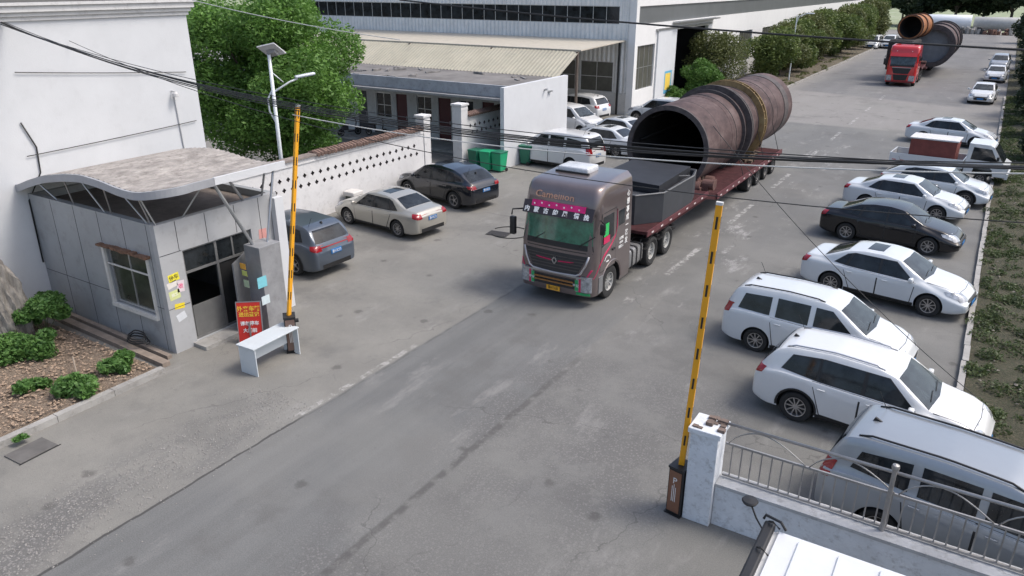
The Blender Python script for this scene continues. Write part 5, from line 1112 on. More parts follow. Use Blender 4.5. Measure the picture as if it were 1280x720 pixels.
        for yy in (-.6, -.2, .2, .6): mb = MB(); mb.lathe([(0, .04), (.08, .03), (.09, 0)], c=(-.2, yy, 3.02), axis='x', seg=12); mb.out('roof_lamp', M('marker_lamp', (.8, .75, .7), .3), t)
        mb = MB(); mb.box(-2.0, -1.3, -.5, .5, 3.56, 3.75, bev=.05); mb.out('roof_air_conditioner', M('wrapped_white', (0, 0, 0)), t)
        text_obj('lettering', 'SINOTRUCK'[:0] or '重载运输', .16, M('sticker_white', (.8, .8, .78)), frame_m((.02, 0, 1.72), (0, 1, 0), (1, 0, 0)), t, .002)
    return t
BRN = M('brown_truck_paint', (.17, .137, .133), .3, metal=.5, var=.1, coat=.9, dirt=.1)
REDP = M('red_truck_paint', (.55, .018, .02), .3, var=.08, coat=.9, dirt=.06)
tractor(-9.88, 18.12, BRN, 'brown tractor unit with pink stripes and green windscreen leading the drum load', 'lorry', 'heavy lorries', True)
tractor(-7.7, 78.5, REDP, 'red tractor unit coming down the road behind the brown one', 'lorry', 'heavy lorries', False)

TRD = M('trailer_maroon', (.06, .022, .024), .9, var=.4, scale=3, dirt=.3, spec=.15)
def trailer(x, y, label, Lr, wheels, rz=R(-90), gl=6.0):
    """front at x=0, deck going back to -Lr"""
    t = empty('low_loader_trailer', (x, y, 0), rz, label, 'trailer', 'low loader trailers')
    mb = MB(); mb.prism([(0, 1.28), (0, 1.38), (-gl, 1.38), (-gl - 1.1, 1.0), (-Lr, 1.0), (-Lr, .8), (-gl - 1.2, .78), (-gl + .1, 1.1), (-1.0, 1.1)], -1.25, 1.25, 'y'); mb.out('deck', TRD, t)
    mb = MB()
    for s in (-1, 1):
        mb.box(-Lr, -gl - 1.15, s * 1.255, s * 1.31, .8, 1.03); mb.box(-gl, 0, s * 1.255, s * 1.3, 1.22, 1.4)
    mb.out('side_rail', M('rail_maroon', (.11, .028, .034), .55, var=.25, dirt=.3), t)
    RF = M('reflector', (.7, .62, .6), .4)
    for s in (-1, 1):
        mb = MB()
        for i in range(int(Lr / .8)):
            xx = -.4 - i * .8
            if -gl - 1.1 < xx < -gl: continue
            z0 = 1.28 if xx > -gl else .88; mb.box(xx - .09, xx + .09, s * 1.315, s * 1.32, z0, z0 + .05)
        mb.out('reflective_tape', RF, t)
    for ax in wheels:
        for s in (-1, 1): wheel(t, ax, s * .98, .42, .5, s, 8, M('trailer_rim', (.25, .24, .23), .6, metal=.4, var=.3), .56)
        mb = MB(); mb.box(ax - .08, ax + .08, -.75, .75, .34, .5); mb.out('axle', BLACK, t)
    mb = MB()
    for s in (-1, 1): mb.box(-Lr + .2, -gl - .8, s * .45 - .06, s * .45 + .06, .5, .8)
    mb.out('beam', TRD, t)
    mb = MB(); rr = random.Random(6)
    for s in (-1, 1):
        mb = MB(); mb.box(-gl - 1.0, -gl - .6, s * .9 - .14, s * .9 + .14, 1.1, 1.5); mb.cyl((-gl - .8, s * .8, 1.45), (-gl - .8, s * 1.25, 1.45), .2); mb.out('winch', M('winch_rust', (.12, .06, .05), .8, var=.5), t)
    return t
t1 = trailer(-9.85, 21.75, 'maroon low loader trailer carrying the grey tub and the large open drum', 17.4, (-12.2, -13.55, -14.9, -16.25))
t2 = trailer(-7.7, 82.6, 'far low loader trailer loaded with rusty rings behind the red cab', 18, (-12.5, -13.9, -15.3), gl=3.5)
# the big drum section
def drum_mat(name, a, b_, c, ax=(1, 1, 1)):
    m = bpy.data.materials.new(name); m.use_nodes = True; n = m.node_tree.nodes; l = m.node_tree.links; bs = n['Principled BSDF']; bs.inputs['Roughness'].default_value = .72; bs.inputs['Metallic'].default_value = .0; bs.inputs['Specular IOR Level'].default_value = .35
    tc = n.new('ShaderNodeTexCoord'); mp = n.new('ShaderNodeMapping'); mp.inputs['Scale'].default_value = ax; l.new(tc.outputs['Object'], mp.inputs[0])
    nz = n.new('ShaderNodeTexNoise'); nz.inputs['Scale'].default_value = 1.3; nz.inputs['Detail'].default_value = 9; nz.inputs['Roughness'].default_value = .7; l.new(mp.outputs[0], nz.inputs[0])
    cr = n.new('ShaderNodeValToRGB'); l.new(nz.outputs[0], cr.inputs[0]); e = cr.color_ramp.elements; e[0].position = .35; e[0].color = a + (1,); e[1].position = .68; e[1].color = c + (1,); q = e.new(.5); q.color = b_ + (1,)
    l.new(cr.outputs[0], bs.inputs['Base Color']); bp = n.new('ShaderNodeBump'); bp.inputs['Strength'].default_value = .3; bp.inputs['Distance'].default_value = .03; l.new(nz.outputs[0], bp.inputs['Height']); l.new(bp.outputs[0], bs.inputs['Normal']); return m
DM = drum_mat('weathered_plate_steel', (.036, .022, .022), (.08, .05, .048), (.14, .1, .094), (1, .5, 1)); DMD = drum_mat('dark_band_steel', (.05, .045, .046), (.08, .07, .07), (.11, .095, .09), (3, 1, 3))
DIN = M('dark_inside', (.03, .028, .028), .9, var=.4, scale=1.5)  # near-black mottled colour for the drum insides
RUST = drum_mat('orange_rust', (.18, .07, .03), (.3, .12, .045), (.38, .19, .08))
d = empty('steel_drum_section', (-10.8, 28.9, .97), 0, 'huge purple-brown open-ended steel drum with riding rings lying on the maroon trailer', 'steel drum')
cz = 1.6; Rr = 1.71; segs = 96
mb = MB(); mb.lathe([(Rr, 0), (Rr, 3.1), (Rr + .012, 3.11), (Rr + .012, 3.16), (Rr, 3.17), (Rr, 9.2), (Rr + .012, 9.22), (Rr + .012, 9.27), (Rr, 9.29), (Rr, 13.7), (Rr - .06, 13.7), (Rr - .06, 0)], c=(0, 0, cz), axis='y', seg=segs, close=True); mb.out('shell', DM, d, autosm=40)
for wy in (1.55, 6.6, 10.6): mb = MB(); mb.lathe([(Rr, wy), (Rr + .012, wy + .015), (Rr, wy + .03)], c=(0, 0, cz), seg=segs); mb.out('weld_seam', DMD, d)
mb = MB(); mb.lathe([(Rr - .065, .16), (Rr - .065, 13.6)], c=(0, 0, cz), seg=segs)
for k in range(9): a = 2 * PI * k / 9 + .3; mb.cyl((math.cos(a) * (Rr - .18), 1.0, cz + math.sin(a) * (Rr - .18)), (math.cos(a) * (Rr - .18), 12, cz + math.sin(a) * (Rr - .18)), .05, seg=6)
mb.out('lining', DIN, d, smooth=True)
mb = MB(); mb.lathe([(Rr - .17, -.02), (Rr + .02, -.02), (Rr + .02, .09), (Rr - .17, .09)], c=(0, 0, cz), seg=segs, close=True)
mb.out('end_ring', DMD, d, autosm=40)
mb = MB(); mb.lathe([(Rr - .065, 13.5), (0, 13.52)], c=(0, 0, cz), seg=48); mb.out('far_end_cover', DIN, d)
mb = MB(); mb.lathe([(Rr, 5.2), (Rr + .26, 5.2), (Rr + .26, 5.3), (Rr + .05, 5.3), (Rr + .05, 5.52), (Rr + .22, 5.52), (Rr + .22, 5.62), (Rr, 5.62)], c=(0, 0, cz), seg=segs, close=True); rg = mb.out('riding_ring', DMD, d, autosm=40)
mb = MB()
for k in range(72): a = 2 * PI * k / 72; p = (math.cos(a) * (Rr + .14), 5.66, cz + math.sin(a) * (Rr + .14)); mb.cyl((p[0], 5.6, p[2]), (p[0], 5.68, p[2]), .025, seg=6)
mb.out('bolt', STEEL, rg)
YR = drum_mat('yellow_rust_ring', (.14, .09, .04), (.27, .19, .09), (.35, .27, .14))
for y0 in (4.55,): mb = MB(); mb.lathe([(Rr, y0), (Rr + .14, y0), (Rr + .14, y0 + .05), (Rr, y0 + .05)], c=(0, 0, cz), seg=segs, close=True); mb.out('flange', DMD, d, autosm=40)
mb = MB(); mb.lathe([(Rr, 7.25), (Rr + .26, 7.25), (Rr + .26, 7.31), (Rr + .02, 7.31), (Rr + .02, 7.62), (Rr + .26, 7.62), (Rr + .26, 7.68), (Rr, 7.68)], c=(0, 0, cz), seg=segs, close=True)
for k in range(36): a = 2 * PI * k / 36; m_ = Matrix.Translation((0, 0, cz)) @ Matrix.Rotation(a, 4, 'Y'); mb.box(Rr, Rr + .22, 7.3, 7.63, -.015, .015, mtx=m_)
mb.out('girth_ring', YR, d, autosm=40)
mb = MB(); mb.lathe([(Rr, 12.0), (Rr + .035, 12.02), (Rr + .035, 12.75), (Rr, 12.77)], c=(0, 0, cz), seg=segs, close=True); mb.out('far_band', DMD, d, autosm=40)
mb = MB()
for y0 in (1.5, 10.5):
    for s in (-1, 1): mb.prism([(s * .35, 0), (s * 1.1, 0), (s * 1.15, .35), (s * .55, .12)], y0 - .12, y0 + .12, 'y')
mb.out('cradle', M('timber_chock', (.12, .085, .06), .9, var=.4), d)
mb = MB(); rr = random.Random(9)
for i in range(26):
    x, y = rr.uniform(-1.0, 2.0), rr.uniform(6.5, 9.8); m_ = Matrix.Translation((x, y, 0)) @ Matrix.Rotation(rr.uniform(0, 3), 4, 'Z'); mb.box(-rr.uniform(.2, .7), rr.uniform(.1, .5), -.08, .08, -.01, rr.uniform(.08, .3), mtx=m_)
mb.out('packing_timber', M('timber_chock', (0, 0, 0)), d)['kind'] = 'stuff'
for x_, y_, z_ in ((1.55, -.5, .3), (1.2, .3, .3), (1.6, .9, .25), (-1.5, -.4, .3)):
    mb = MB(); mb.cyl((x_ - .16, y_, z_), (x_ + .16, y_, z_), .27, seg=18); mb.cyl((x_ - .28, y_, z_), (x_ + .28, y_, z_), .07); mb.box(x_ - .22, x_ - .18, y_ - .3, y_ + .3, 0, z_ + .1); mb.box(x_ + .18, x_ + .22, y_ - .3, y_ + .3, 0, z_ + .1); mb.out('support_roller', M('winch_rust', (0, 0, 0)), d, autosm=35)
# lashing chains
for y0, s in ((32.2, 1), (35.6, 1), (38.2, 1)):
    mb = MB(); mb.tube([(-10.8 + 1.78 * math.cos(a), y0 + .2 * math.cos(a), 2.57 + 1.78 * math.sin(a)) for a in np.linspace(R(100), R(-5), 12)] + [(-8.58, y0 + .3, 1.02)], .014, 5); tag(mb.out('lashing_strap', BLACK), 'dark lashing strap tying the %s of the huge drum to the trailer' % {32.2: 'front third', 35.6: 'middle', 38.2: 'far end'}[y0], 'strap')
# grey tub
tb = empty('steel_tub', (-9.8, 24.6, 1.39), 0, 'dark grey angular steel tub with pale rim standing on the front of the trailer', 'steel tub')
TG = M('tub_grey', (.05, .054, .062), .6, metal=.2, var=.2, scale=1.5, dirt=.15)
pts = [(-1.15, -2.2), (.55, -2.35), (1.2, -1.5), (1.22, 1.3), (1.0, 2.2), (-1.15, 2.2)]; V = []; F = []; n_ = len(pts)
for z, k in ((0, 1.0), (.98, 1.0)): V += [(x * k, y * k, z) for x, y in pts]
V += [(x * .95, y * .97, .98) for x, y in pts] + [(x * .95, y * .97, .8) for x, y in pts]
for q in range(3):
    for i in range(n_): F.append((q * n_ + i, q * n_ + (i + 1) % n_, (q + 1) * n_ + (i + 1) % n_, (q + 1) * n_ + i))
F.append(tuple(range(3 * n_, 4 * n_))); mk('tub', V, F, TG, tb)
mb = MB(); mb.tube([(x, y, .99) for x, y in pts] + [(pts[0][0], pts[0][1], .99)], .028, 6); mb.out('rim', M('tub_rim', (.2, .2, .2), .5, metal=.4, var=.4), tb)
mb = MB(); mb.tube([(-.9, -1.9, 1.0), (.1, -.2, 1.1), (1.1, 1.2, 1.0)], .02, 5); mb.out('bracing_bar', M('tub_rim', (0, 0, 0)), tb)
mb = MB(); mb.prism([(-1.5, -.9), (.9, -1.2), (.8, 2.1), (-1.5, 2.1)], .82, 1.12, 'z'); mb.out('dark_tub_fill', M('dark_tub_fill', (.03, .032, .038), .6, metal=.3, var=.3), tb)  # added dark block standing in for the tub's darker interior
# far load
d = empty('steel_drum_section', (-6.3, 88.5, 1.02), 0, 'wide pale-mouthed drum with black rings on the far trailer', 'steel drum')
mb = MB(); mb.lathe([(1.9, 0), (1.9, 11), (1.82, 11), (1.82, 0)], c=(0, 0, 1.9), seg=64, close=True); mb.out('shell', DM, d, autosm=40)
mb = MB(); mb.lathe([(1.81, .5), (0, .52)], c=(0, 0, 1.9), seg=48); mb.out('inner_face', M('grey_inner', (.22, .24, .26), .7, var=.2), d)
for y0 in (0, 4.5, 8.5, 10.8): mb = MB(); mb.lathe([(1.9, y0), (2.02, y0), (2.02, y0 + .25), (1.9, y0 + .25)], c=(0, 0, 1.9), seg=64, close=True); mb.out('ring', DMD, d, autosm=40)
mb = MB(); mb.lathe([(1.9, -.05), (1.55, -.05), (1.55, .3), (1.9, .3)], c=(0, 0, 1.9), seg=64, close=True); mb.out('end_ring', DMD, d, autosm=40)
d = empty('steel_drum_section', (-8.15, 84.0, 1.02), R(-6), 'smaller orange-rust drum riding high behind the red cab', 'steel drum')
mb = MB(); mb.lathe([(1.05, 0), (1.05, 4.5), (.98, 4.5), (.98, 0)], c=(0, 0, 3.85), seg=48, close=True); mb.out('shell', RUST, d, autosm=40)
mb = MB(); mb.lathe([(.975, .15), (.975, 3.0), (0, 3.02)], c=(0, 0, 3.85), seg=48); mb.out('lining', DIN, d, smooth=True)
for y0 in (0, 2, 4.3): mb = MB(); mb.lathe([(1.05, y0), (1.15, y0), (1.15, y0 + .14), (1.05, y0 + .14)], c=(0, 0, 3.85), seg=48, close=True); mb.out('ring', M('dark_rust', (.11, .06, .04), .8, var=.4), d, autosm=40)
mb = MB(); mb.box(-1.3, 1.3, -1.2, 2.6, 0, .3); mb.box(-1.35, .9, -1.6, 1.8, .3, 2.75, bev=.2); mb.out('support_block', M('dark_block', (.03, .028, .028), .85, var=.4), d)

# ------------------------------------------------------------ light pickup with red load
p = empty('light_pickup', (-1.25, 41.75, 0), R(-4), 'white light pickup with low ribbed sides carrying a red-brown crate load', 'pickup', RG)
mb = MB(); mb.prism([(2.45, .45), (2.47, .95), (2.2, 1.1), (1.75, 1.78), (1.6, 1.86), (.75, 1.88), (.7, .5), (1.05, .5), (1.1, .75), (1.3, .9), (1.6, .9), (1.85, .75), (1.92, .45)], -.8, .8, 'y'); cb = mb.out('cab', PW, p)
bvv = BVHTree.FromObject(cb, bpy.context.evaluated_depsgraph_get())
for s, dr in ((1, 'y'), (-1, '-y')):
    mb = MB(); y_ = s * .803
    mb.prism([(.9, 1.15), (2.0, 1.12), (1.68, 1.68), (.95, 1.72)], min(y_, y_ + s * .006), max(y_, y_ + s * .006), 'y'); mb.out('side_window', GLASS, p)
    mb = MB(); mb.prism([(2.4, .7), (2.475, .72), (2.475, .88), (2.4, .9)], s * .5, s * .75, 'y'); mb.out('headlight', LAMP, p)
    for wx in (1.45, -1.75): wheel(p, wx, s * .72, .28, .18, s, 8)
    mb = MB(); mb.box(1.95, 2.05, s * .84, s * .98, 1.2, 1.38, bev=.02); mb.out('mirror', BLACK, p)
mb = MB(); mb.prism([(2.215, 1.12), (2.25, 1.13), (1.81, 1.78), (1.78, 1.76)], -.7, .7, 'y'); mb.out('windshield', GLASS, p)
mb = MB(); mb.box(-2.5, .62, -.8, .8, .62, .72); mb.out('bed_floor', M('bed_grey', (.2, .2, .2), .7), p)
for nm, bb in (('side_board', (-2.5, .62, -.83, -.79)), ('side_board', (-2.5, .62, .79, .83)), ('tailboard', (-2.54, -2.5, -.83, .83)), ('headboard', (.62, .66, -.83, .83))):
    mb = MB(); mb.box(bb[0], bb[1], bb[2], bb[3], .66, 1.06); o = mb.out(nm, PW, p)
    if nm == 'side_board':
        mb = MB()
        for i in range(9): xx = -2.4 + i * .35; mb.box(xx, xx + .18, bb[2] - .004, bb[3] + .004, .72, .76)
        mb.out('reflective_tape', M('tape_red', (.5, .1, .1), .5), o)
mb = MB(); mb.box(-2.3, 2.2, -.35, .35, .35, .6); mb.out('chassis', BLACK, p)
mb = MB(); mb.box(2.4, 2.52, -.78, .78, .38, .62); mb.out('bumper', PW, p)
c_ = empty('crate_load', (-1.95, 41.8, .72), R(-4), 'red-brown block of crates under a pale cover in the bed of the light pickup', 'crate load')
mb = MB(); mb.box(-1.05, .95, -.7, .7, 0, 1.1, bev=.02); mb.out('crates', M('red_brown_crates', (.2, .055, .045), .75, var=.25, scale=3), c_)
mb = MB(); mb.box(-1.1, 1.0, -.74, .74, 1.1, 1.16); mb.out('cover', M('cover_white', (.6, .6, .6), .6, dirt=.2), c_)

# ------------------------------------------------------------ white van roof in the foreground
vn = empty('white_van', (.9, 8.1, 0), R(180), 'white van with ribbed roof and round black mirror at the bottom edge', 'van')
mb = MB(); mb.prism([(2.5, .4), (2.55, .9), (2.42, 1.05), (2.36, 1.75), (2.25, 1.88), (-2.4, 1.9), (-2.5, 1.8), (-2.5, .4)], -.85, .85, 'y')
bmesh.ops.bevel(mb.bm, geom=list(mb.bm.edges), offset=.05, segments=3, affect='EDGES'); mb.out('body', PW, vn, autosm=35)
for i in range(9): mb = MB(); xx = 1.9 - i * .5; mb.box(xx - .03, xx + .03, -.7, .7, 1.885, 1.912, bev=.01); mb.out('roof_rib', PW, vn)
mb = MB(); mb.box(2.405, 2.43, -.74, .74, 1.12, 1.7, mtx=None); mb.out('windshield', GLASS, vn)
mb = MB(); mb.box(2.27, 2.42, -.9, .86, 1.80, 1.93, bev=.03); mb.out('visor_bar', BLACK, vn)
mb = MB()
for yy in (-.8, -.2, .5): mb.tube([(2.2, yy, 1.92), (2.3, yy, 2.0), (2.36, yy - .05, 1.95)], .015, 6)
mb.tube([(2.12, -.8, 1.93), (2.2, -.82, 2.02), (2.42, -.9, 2.0), (2.44, -.88, 1.94)], .02, 6); mb.out('rack_bracket', BLACK, vn)
mb = MB(); mb.tube([(2.35, -.82, 1.7), (2.55, -.95, 1.85), (2.66, -1.0, 2.02)], .014, 6); mb.lathe([(0, .03), (.1, .02), (.115, 0), (.1, -.03), (0, -.04)], c=(2.68, -1.02, 2.05), axis='z', seg=24)
mb.out('mirror', BLACK, vn, autosm=40)
for wx in (1.6, -1.6):
    for s in (-1, 1): wheel(vn, wx, s * .78, .3, .18, s, 8)
for s in (-1, 1): mb = MB(); mb.box(1.2, 2.2, s * .855, s * .86, 1.1, 1.65); mb.out('side_window', GLASS, vn)
# ------------------------------------------------------------ street lamps
def solar_lamp(x, y):
    t = empty('street_lamp', (x, y, 0), 0, 'white solar street lamp with tilted panel standing behind the pierced wall', 'street lamp'); PW_ = M('lamp_white', (.68, .72, .74), .45, var=.08)
    mb = MB(); mb.cyl((0, 0, 0), (0, 0, 6.35), .085, .06, 14); mb.out('pole', PW_, t, smooth=True)
    q = Matrix.Translation((0.0, .15, 6.5)) @ Euler((R(-28), R(-12), R(25))).to_matrix().to_4x4()
    mb = MB(); mb.box(-.34, .34, -.45, .45, -.02, .02, mtx=q); sp = mb.out('solar_panel', M('panel_frame', (.6, .6, .62), .5), t)
    mb = MB(); mb.box(-.31, .31, -.42, .42, .021, .027, mtx=q); mb.out('solar_cells', M('cells', (.28, .26, .28), .2, var=.2), sp)
    mb = MB(); mb.box(-.16, .16, -.1, .2, -.16, -.03, mtx=q); mb.out('battery_box', M('box_grey', (.3, .3, .3), .5), t)
    mb = MB(); mb.tube([(0, 0, 5.0), (.35, .55, 5.35), (.5, .8, 5.45)], .035, 8)
    mb.tube([(-.02, 0, 5.1), (-.2, -.12, 4.75), (-.2, -.1, 4.3), (-.02, 0, 3.85)], .035, 8); mb.tube([(0, 0, 5.75), (.2, .35, 5.35)], .02, 6); mb.out('arm', PW_, t, smooth=True)
    m_ = Matrix.Translation((.64, 1.05, 5.56)) @ Matrix.Rotation(R(58), 4, 'Z') @ Matrix.Rotation(R(-8), 4, 'Y')
    mb = MB(); mb.box(-.38, .38, -.13, .13, -.045, .045, mtx=m_, bev=.04); hd = mb.out('lamp_head', M('head_white', (.7, .74, .78), .3), t, smooth=True)
    mb = MB(); mb.box(-.25, .3, -.1, .1, -.055, -.048, mtx=m_); mb.out('led_panel', M('led_blue', (.15, .2, .35), .3), hd)
solar_lamp(-22.85, 19.6)
fl = empty('street_lamp', (-17.1, 77, 0), 0, 'small white street lamp rising from the hedge row by the warehouse', 'street lamp')
mb = MB(); mb.cyl((0, 0, 0), (0, 0, 6.0), .07, .05, 10); mb.out('pole', M('lamp_white', (0, 0, 0)), fl)
mb = MB(); mb.tube([(0, 0, 5.2), (.2, 0, 5.9), (.9, 0, 6.15)], .04, 8); mb.out('arm', M('lamp_white', (0, 0, 0)), fl); mb = MB(); mb.box(.8, 1.5, -.13, .13, 6.1, 6.2, bev=.04); mb.out('lamp_head', M('head_white', (0, 0, 0)), fl)

# ------------------------------------------------------------ bins, drum, clutter by the walls
GB = M('bin_green', (.02, .36, .17), .45, var=.15, dirt=.15); GB2 = M('bin_dark_green', (.015, .15, .09), .5, var=.15, dirt=.2)
def bin_(x, y, rz, mat, lid, label):
    t = empty('wheelie_bin', (x, y, 0), rz, label, 'bin', 'green wheelie bins by the short pierced wall')
    V = [(-.24, -.26, .08), (.24, -.26, .08), (.24, .2, .08), (-.24, .2, .08), (-.29, -.33, .95), (.29, -.33, .95), (.29, .3, .95), (-.29, .3, .95)]
    mk('body', V, [(3, 2, 1, 0), (0, 1, 5, 4), (1, 2, 6, 5), (2, 3, 7, 6), (3, 0, 4, 7), (4, 5, 6, 7)], mat, t)
    mb = MB(); mb.box(-.31, .31, -.36, .33, .95, 1.02, bev=.02); mb.box(-.2, .2, .3, .38, .9, 1.0); mb.out('lid', lid, t)
    for s in (-1, 1): mb = MB(); mb.lathe([(.02, s * .26), (.09, s * .26), (.09, s * .31), (.02, s * .31)], c=(0, 0, 0), axis='x', seg=14, close=True); o = mb.out('wheel', TYRE, t); o.location = (0, .2, .1)
bin_(-21.62, 31.0, R(-8), GB2, GB2, 'dark green wheelie bin nearest the stout gate column')
bin_(-20.98, 31.05, R(4), GB, GB, 'bright green wheelie bin beside the darkest bin'); bin_(-20.35, 31.2, R(-3), GB, GB2, 'green wheelie bin third along from the gate column')
bin_(-20.0, 33.3, R(-90), GB2, GB2, 'lone dark green bin by the nose of the white people carrier')
wb = empty('washbasin', (-21.75, 22.2, 0), 0, 'old pale basin on a dark stand against the pierced wall ahead of the champagne saloon', 'basin')
mb = MB(); mb.box(-.3, .3, -.3, .3, .62, .82, bev=.05); mb.out('basin', M('basin_white', (.6, .58, .55), .6, dirt=.3), wb); mb = MB(); mb.box(-.22, .22, -.22, .22, 0, .62); mb.out('stand', M('stand_dark', (.06, .07, .06), .7), wb)
# bicycles / scooter by the doors
def scooter(x, y, rz, label):
    t = empty('scooter', (x, y, .12), rz, label, 'scooter', 'scooters by the low building doors'); S_ = M('scooter_dark', (.06, .055, .06), .4)
    mb = MB(); mb.box(-.5, -.05, -.1, .1, .35, .62, bev=.05); mb.box(-.05, .4, -.1, .1, .22, .3); mb.tube([(.4, 0, .25), (.5, 0, .75), (.45, 0, 1.0)], .04); mb.out('frame', S_, t)
    mb = MB(); mb.box(-.5, .0, -.11, .11, .62, .72, bev=.03); mb.out('seat', BLACK, t); mb = MB(); mb.tube([(.42, -.3, 1.0), (.45, 0, 1.03), (.42, .3, 1.0)], .018); mb.out('handlebar', BLACK, t)
    for xx in (-.55, .58): wheel(t, xx, 0, .22, .09, 1, 8)
scooter(-31.6, 34.7, R(10), 'dark scooter parked under the window between the first doors'); scooter(-33.0, 33.8, R(70), 'second dark scooter nearer the big tree')
# manhole and cable loop, drain
mh = empty('drain_grate', (-14.85, 22.65, 0), R(8), 'black drain grate in the paving left of the brown lorry', 'drain grate')
mb = MB(); mb.box(-.42, .42, -.27, .27, .004, .018); mb.out('frame', M('cast_iron', (.04, .038, .036), .7, var=.3), mh)
mb = MB()
for i in range(9): mb.box(-.38, .38, -.24 + i * .055, -.21 + i * .055, .018, .026); 
mb.out('slat', M('cast_iron2', (.075, .07, .068), .6), mh)
mb = MB(); mb.tube([(-14.55 + .75 * math.cos(a), 23.0 + .7 * math.sin(a), .02) for a in np.linspace(-2.3, 3.0, 30)], .016, 6); tag(mb.out('loose_cable', CABLE), 'loose black cable loop lying beside the drain grate', 'cable')
mh = empty('drain_slab', (-15.1, 5.75, 0), R(3), 'sunken grey drain slab at the kerb end of the soil bed', 'drain slab')
mb = MB(); mb.box(-.28, .28, -.42, .35, .004, .03, bev=.008); mb.out('slab', M('slab_grey', (.12, .115, .11), .9, var=.3, dirt=.3), mh); mb = MB(); mb.box(.28, .3, -.44, .4, .003, .012); mb.out('gap', BLACK, mh)
mb = MB(); pts = []
for k in range(60): a = k * .33; pts.append((-17.5 + (.35 + .05 * math.sin(k)) * math.cos(a), 9.66 + .22 * math.sin(a * .97), .2 + .0035 * k))
mb.tube(pts, .018, 6); tag(mb.out('hose_coil', CABLE), 'tangled black hose heaped on the timber edging by the guardhouse', 'hose')
rk = empty('standing_rock', (-20.75, 8.0, 0), 0, 'tall rough grey landscape rock standing in the soil bed at the left edge', 'rock')
bm = bmesh.new(); bmesh.ops.create_icosphere(bm, subdivisions=5, radius=1)
from mathutils import noise as mn
for v_ in bm.verts:
    c = v_.co.copy(); n1 = mn.fractal(c * 1.3, 1, 2, 5); cell = mn.cell(c * 2.2)
    k = 1 + .26 * n1 + .1 * mn.fractal(c * 5, 1, 2, 4) + .05 * cell
    q_ = c / max(abs(c.x) ** 4 + abs(c.y) ** 4 + (abs(c.z) ** 4), 1e-6) ** .25; n2 = mn.fractal(Vector((c.x * 4, c.y * 4, c.z * 1.1)), 1, 2, 5)
    k = 1 + .14 * n1 + .16 * n2
    tp = 1 - .28 * max(0, q_.z); v_.co = Vector((q_.x * .72 * k * tp, q_.y * .55 * k * tp, q_.z * 1.25 * (1 + .1 * n2) - .18 * q_.x * (q_.z > 0) + 1.1))
me_m = M('rough_granite', (.22, .205, .185), .9, var=.65, scale=3.5, bump=1., bscale=14, dirt=.5, stretch=(1.6, 1.6, .4)); frombm('boulder', bm, me_m, rk, autosm=30)
st = empty('wooden_stake', (-17.25, 7.9, .1), 0, 'thin pale wooden stake leaning in the soil bed', 'stake'); mb = MB(); mb.cyl((0, 0, 0), (-.1, .05, .45), .02, seg=6); mb.out('stake', M('pale_wood', (.4, .33, .26), .8), st)
# pebbles in the planter and rubble
def scatter(name, n_, fx, size, mat, label, seed, kind='stuff'):
    rs = random.Random(seed); V = []; F = []
    for i in range(n_):
        x, y, z = fx(rs); s = size * rs.uniform(.4, 1.4); a = rs.uniform(0, 6); b0 = len(V)
        for k in range(5): V.append((x + s * math.cos(a + k * 1.2566) * rs.uniform(.7, 1.3), y + s * math.sin(a + k * 1.2566) * rs.uniform(.7, 1.3), z + s * rs.uniform(-.1, .25)))
        V.append((x, y, z + s * .6)); V.append((x, y, z - s * .4))
        for k in range(5): F += [(b0 + k, b0 + (k + 1) % 5, b0 + 5), (b0 + (k + 1) % 5, b0 + k, b0 + 6)]
    o = mk(name, V, F, mat); tag(o, label, name.replace('_', ' '), None, kind)
scatter('dry_leaf_litter', 2600, lambda r: (r.uniform(-21.5, -16), r.uniform(5, 9.1), .15 + r.uniform(0, .05)), .035, M('litter', (.34, .25, .18), .9, var=.5, scale=20), 'brown leaf litter and clods over the soil bed', 1)
scatter('loose_gravel', 2200, lambda r: (-12.4 + r.gauss(0, .5), r.uniform(3.5, 10) , .005), .016, M('gravel', (.26, .25, .235), .9, var=.4, scale=9), 'loose pale gravel along the broken concrete edge', 2)
scatter('verge_rubble', 500, lambda r: (r.uniform(.85, 4.5), r.uniform(10, 55), .16), .04, M('verge_stone', (.2, .18, .15), .9, var=.5, scale=9), 'small stones and rubbish over the right verge', 3)
# weeds on the verge
rs = random.Random(12); bl = []
for i in range(1100):
    x = min(6, .8 + abs(rs.gauss(0, 1.2))) if rs.random() < .5 else rs.uniform(.8, 7); y = rs.uniform(8, 75); r_ = rs.uniform(.08, .38); bl.append((x, y, .12, r_, r_, rs.uniform(.05, .2)))
gr = leaves('weeds', bl, 150000, .042, leaf_mat('weed_leaf', (.04, .06, .022), (.11, .15, .05)), None, 5); tag(gr, 'patchy low green weeds over the right verge', 'weeds', None, 'stuff')
bl = [(-16.0 + rs.uniform(-5.5, .1), rs.uniform(69, 110), .12, .3, .3, .18) for i in range(90)]
gr = leaves('weeds', bl, 9000, .07, L_OL, None, 6); tag(gr, 'sparse weeds under the warehouse tree row', 'weeds', None, 'stuff')
